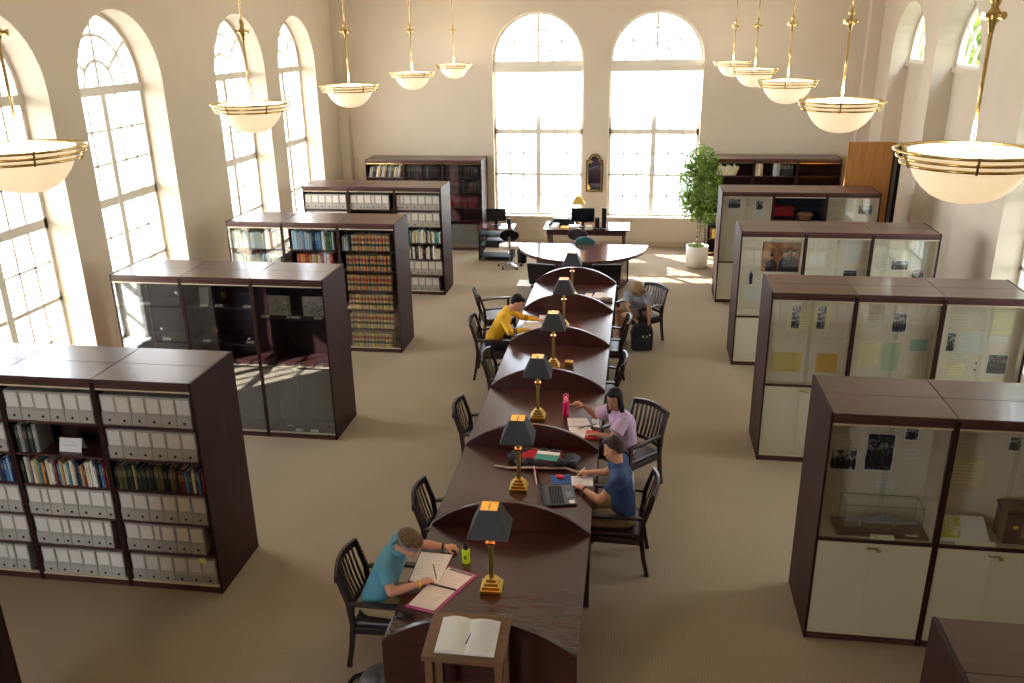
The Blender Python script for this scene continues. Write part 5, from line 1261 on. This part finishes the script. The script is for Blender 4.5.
# teal polo, headband, writing (faces +X, looking down)
def headband(root, J, torso, T, R, lat, off):
    m = MB(); N = 30; pts = []
    for i in range(N + 1):
        a = 2 * PI * i / N; pts.append(T(.089 * math.cos(a), -.016 + .108 * math.sin(a), .048 + .012 * math.sin(a)))
    m.bar(pts, .006, .028, up=R @ Vector((0, 0, 1))); obj('headband', m, mat('grey_band', S(128, 132, 134), .8), root)
def collar(c, V=None):
    def fn(root, J, torso, T, R, lat, off):
        m = MB(); n = J['nec']; pts = [n + lat * .07 * math.cos(a) + Vector((R.col[1].x, R.col[1].y, 0)).normalized() * .07 * math.sin(a) + Vector((0, 0, .018)) for a in [2 * PI * i / 20 for i in range(21)]]
        m.bar(pts, .012, .035); o = obj('collar', m, c, root)
    return fn
TEAL = mat('teal_polo', S(92, 154, 174), .85, bump=.2, bscale=40); KHAKI = mat('khaki_cloth', S(158, 138, 98), .85); NAVY = mat('navy_tshirt', S(42, 62, 102), .85, bump=.15, bscale=30)
LILAC = mat('lilac_blouse', S(190, 160, 182), .85, bump=.3, bscale=30, var=.08, vscale=40); YEL = mat('yellow_shirt', S(232, 176, 30), .85, bump=.2, bscale=30); GREYT = mat('grey_tshirt', S(140, 142, 150), .85, bump=.2, bscale=30)
DARKP = mat('dark_trousers', S(28, 28, 36), .85)
person('person in teal polo and grey headband writing at the nearest left desk', SKIN,
  dict(pel=(-2.0, 5.56, .56), hipL=(-1.97, 5.66, .55), hipR=(-1.97, 5.47, .55), che=(-1.85, 5.55, .90), nec=(-1.77, 5.55, 1.03), hea=(-1.67, 5.50, 1.13), shL=(-1.83, 5.75, .98), shR=(-1.84, 5.36, .96),
       elL=(-1.70, 5.93, .84), wrL=(-1.50, 5.97, .80), hdL=(-1.40, 5.98, .80), elR=(-1.78, 5.30, .81), wrR=(-1.57, 5.44, .81), hdR=(-1.50, 5.52, .80),
       knL=(-1.55, 5.68, .53), knR=(-1.55, 5.42, .53), anL=(-1.55, 5.70, .09), anR=(-1.6, 5.42, .09), toeL=(-1.40, 5.71, .04), toeR=(-1.45, 5.42, .04)),
  (.78, -.15, -.62), (hairmat('brown_hair', S(96, 72, 48), S(126, 98, 66)), short_hair),
  [shirt(TEAL, .6, 'polo_shirt'), pants(KHAKI, .95, name='shorts'), shoes(mat('grey_shoes', S(110, 110, 112), .7)), watch('R', mat('yellow_band', S(228, 190, 30), .5)), watch('L', BLACK, 'wristwatch'), headband, collar(TEAL)], curlL=1.1, curlR=.9)
p = obj('pen', MB().cyl((0, 0, 0), (-.03, .03, .12), .004), BLACK); p.location = (-1.475, 5.545, .775); tag(p, 'black pen in the hand of the person in teal', 'pen')
# navy t-shirt with white print on the back (faces -X)
def backprint(root, J, T, R, lat):
    m = MB(); c, p = J['che'], J['pel']; up = (c - p).normalized(); bk = up.cross(lat).normalized()
    if bk.dot(c - J['hea']) < 0: bk = -bk
    o_ = c.lerp(p, .12) + bk * .1
    for r0, r1, a0, a1 in ((.05, .075, .2, 5.6), (.0, .028, 0, 6.28)):
        n = 22
        for i in range(n):
            a = a0 + (a1 - a0) * i / n; b = a0 + (a1 - a0) * (i + 1) / n; P = []
            for rr_, x in ((r0, a), (r1, a), (r1, b), (r0, b)):
                lx, ly = rr_ * math.cos(x) * .95, rr_ * math.sin(x) * 1.25
                P.append(o_ + lat * lx + up * ly + bk * (.022 - (lx * lx) * 4.0))
            vs = [m.bm.verts.new(v) for v in P] + [m.bm.verts.new(v - bk * .012) for v in P]
            m._f(vs[:4]); m._f(vs[:3:-1])
            for j in range(4): m._f([vs[j], vs[(j + 1) % 4], vs[4 + (j + 1) % 4], vs[4 + j]])
    obj('white_back_print', m, mat('print_white', S(200, 206, 210), .8), root)
person('person in navy t-shirt with white back print using the laptop', SKINM,
  dict(pel=(-.01, 7.10, .56), hipL=(-.04, 7.0, .55), hipR=(-.04, 7.2, .55), che=(-.05, 7.12, .92), nec=(-.09, 7.14, 1.06), hea=(-.13, 7.18, 1.19), shL=(-.05, 6.95, 1.0), shR=(-.05, 7.32, 1.0),
       elL=(-.24, 6.86, .81), wrL=(-.40, 7.07, .80), hdL=(-.47, 7.16, .80), elR=(-.20, 7.38, .82), wrR=(-.36, 7.40, .80), hdR=(-.45, 7.40, .80),
       knL=(-.46, 6.98, .53), knR=(-.46, 7.24, .53), anL=(-.42, 6.98, .09), anR=(-.42, 7.24, .09), toeL=(-.58, 6.97, .04), toeR=(-.58, 7.24, .04)),
  (-.85, .25, -.42), (hairmat('dark_brown_hair', S(52, 40, 32), S(78, 60, 46)), short_hair),
  [shirt(NAVY, .62, 't_shirt', extra=backprint), pants(KHAKI, .96, name='shorts'), shoes(mat('brown_shoes', S(90, 66, 50), .7)), watch('L', BLACK, 'wristwatch')], curlL=.8, curlR=.9)
p = obj('pen', MB().cyl((0, 0, 0), (.07, .03, .07), .004), WHITE); p.location = (-.475, 7.37, .785); tag(p, 'white pen in the hand of the person in navy', 'pen')
# woman in lilac
person('person with long dark hair in a lilac blouse holding a yellow pencil', SKINB,
  dict(pel=(-.02, 8.52, .56), hipL=(-.02, 8.43, .55), hipR=(-.06, 8.62, .55), che=(-.07, 8.43, .9), nec=(-.12, 8.40, 1.04), hea=(-.16, 8.34, 1.18), shL=(-.04, 8.27, .98), shR=(-.19, 8.55, .98),
       elL=(-.16, 8.15, .82), wrL=(-.33, 8.24, .80), hdL=(-.42, 8.26, .79), elR=(-.36, 8.66, .82), wrR=(-.50, 8.68, .93), hdR=(-.57, 8.68, .97),
       knL=(-.40, 8.32, .53), knR=(-.44, 8.56, .53), anL=(-.45, 8.3, .09), anR=(-.45, 8.55, .09), toeL=(-.6, 8.28, .04), toeR=(-.6, 8.52, .04)),
  (-.46, -.85, -.2), (hairmat('black_hair', S(14, 11, 10), S(28, 22, 20)), long_hair),
  [shirt(LILAC, .75, 'blouse', g=.02, loose=.022), pants(DARKP, .95, True), shoes(BLACK)], hs=.95, curlL=.4, curlR=.9)
p = obj('pencil', MB().cyl((-.08, 0, 0), (.07, .0, .0), .006, n=6).cyl((-.095, 0, 0), (-.08, 0, 0), .001, .006, n=6), mat('yellow_pencil', S(232, 186, 30), .5)); p.location = (-.575, 8.66, .95); p.rotation_euler = (0, .1, .15); tag(p, 'yellow pencil held by the person in lilac', 'pencil')
# yellow long-sleeved shirt with black arm bands
def bands(root, J, T, R, lat):
    m = MB()
    for s in 'LR':
        for f0, f1 in ((.15, .21), (.27, .33)):
            a = J['el' + s].lerp(J['wr' + s], f0); b = J['el' + s].lerp(J['wr' + s], f1); m.cyl(a, b, .0535 - f0 * .018, .0535 - f1 * .018, 18)
    obj('black_stripes', m, BLACK, root)
person('person in yellow long-sleeved shirt with black stripes studying at left', SKIN,
  dict(pel=(-2.06, 11.72, .56), hipL=(-2.02, 11.82, .55), hipR=(-2.02, 11.62, .55), che=(-1.88, 11.71, .90), nec=(-1.80, 11.73, 1.03), hea=(-1.68, 11.76, 1.14), shL=(-1.86, 11.90, .98), shR=(-1.86, 11.52, .97),
       elL=(-1.64, 12.0, .84), wrL=(-1.42, 12.03, .80), hdL=(-1.34, 12.03, .79), elR=(-1.74, 11.36, .82), wrR=(-1.53, 11.55, .80), hdR=(-1.46, 11.63, .79),
       knL=(-1.62, 11.86, .53), knR=(-1.62, 11.58, .53), anL=(-1.6, 11.86, .09), anR=(-1.65, 11.56, .09), toeL=(-1.45, 11.86, .04), toeR=(-1.5, 11.56, .04)),
  (.8, .05, -.58), (hairmat('black_hair', S(14, 11, 10), S(28, 22, 20)), short_hair),
  [shirt(YEL, long=True, name='long_sleeved_shirt', extra=bands), pants(DARKP, .95, True), shoes(BLACK)], curlL=.6, curlR=.9)
# person in grey bending over the backpack
def messy(hb, T, R, hs):
    long_hair(hb, T, R, hs)
    for k in range(11):
        a = -1.5 + .3 * k; q = .03 * math.sin(k * 2.1)
        hb.cap(T(.078 * math.sin(a), .055 * math.cos(a), .06), T(.1 * math.sin(a), .1 * math.cos(a) + q * .4, -.04 + q), .024, .018); hb.cap(T(.1 * math.sin(a), .1 * math.cos(a) + q * .4, -.04 + q), T(.115 * math.sin(a) + q * .6, .105 * math.cos(a), -.15 + q), .018, .009)
person('person in grey t-shirt with light brown hair bending over a backpack', SKINM,
  dict(pel=(.17, 13.47, .55), hipL=(.16, 13.36, .54), hipR=(.08, 13.52, .54), che=(.10, 13.26, .82), nec=(.08, 13.20, .92), hea=(.06, 13.12, 1.00), shL=(.25, 13.14, .86), shR=(-.09, 13.26, .86),
       elL=(.27, 13.06, .66), wrL=(.27, 13.02, .47), hdL=(.25, 13.02, .40), elR=(-.09, 13.16, .66), wrR=(.02, 13.10, .50), hdR=(.08, 13.08, .46),
       knL=(-.14, 13.14, .52), knR=(-.22, 13.44, .52), anL=(-.12, 13.20, .09), anR=(-.2, 13.40, .09), toeL=(-.18, 13.06, .04), toeR=(-.32, 13.28, .04)),
  (-.1, -.45, -.88), (hairmat('light_brown_hair', S(122, 92, 64), S(160, 128, 92)), messy),
  [shirt(GREYT, .6, 't_shirt'), pants(mat('grey_shorts', S(150, 150, 156), .85), .5, name='shorts'), shoes(mat('pale_socks', S(186, 182, 176), .7)), watch('R', mat('red_band', S(150, 40, 30), .5))], curlL=.9, curlR=.9)

t = thing('backpack', 'black backpack standing on the carpet in front of the person in grey', 'backpack', (.17, 13.06, 0), .1)
obj('bag_body', MB().prism([(-.17, 0), (.17, 0), (.175, .3), (.14, .42), (.05, .46), (-.05, .46), (-.14, .42), (-.175, .3)], 'y', -.09, .1), mat('black_nylon', S(26, 26, 34), .7), t, bevel=.03)
obj('front_pocket', MB().prism([(-.13, .03), (.13, .03), (.135, .2), (.09, .25), (-.09, .25), (-.135, .2)], 'y', -.14, -.09), mat('charcoal_nylon', S(36, 36, 42), .7, bump=.3, bscale=30), t, bevel=.02)
obj('grab_handle', MB().tube([(-.04, 0, .45), (-.03, 0, .5), (.03, 0, .5), (.04, 0, .45)], .009), BLACK, t)
obj('zip_pulls', MB().box(-.01, .01, -.147, -.142, .25, .28).box(.05, .07, -.147, -.142, .25, .28).box(.1, .12, -.13, -.125, .27, .3), WHITE, t)
obj('strap', MB().bar([(-.1, .11, .42), (-.16, .16, .25), (-.15, .15, .06), (-.1, .11, .02)], .05, .012), BLACK, t)
t = thing('crumpled_bag', 'grey and black bag on the floor at the near left table end', 'bag', (-1.94, 5.14, 0), .2)
b = MB(); rnd = random.Random(8)
for k in range(9): b.ell((rnd.uniform(-.02, .16), rnd.uniform(-.1, .1), .07 + rnd.uniform(-.02, .05)), (.09, .08, .065), None, 10, 8)
o = obj('grey_cloth', b, mat('grey_bag_cloth', S(112, 108, 112), .85, bump=.6, bscale=18), t); remesh(o, .012, 3)
obj('black_strap', MB().bar([(-.02, -.02, .03), (-.14, -.06, .04), (-.2, 0, .02), (-.14, .07, .06), (0, .08, .1)], .04, .014), BLACK, t)
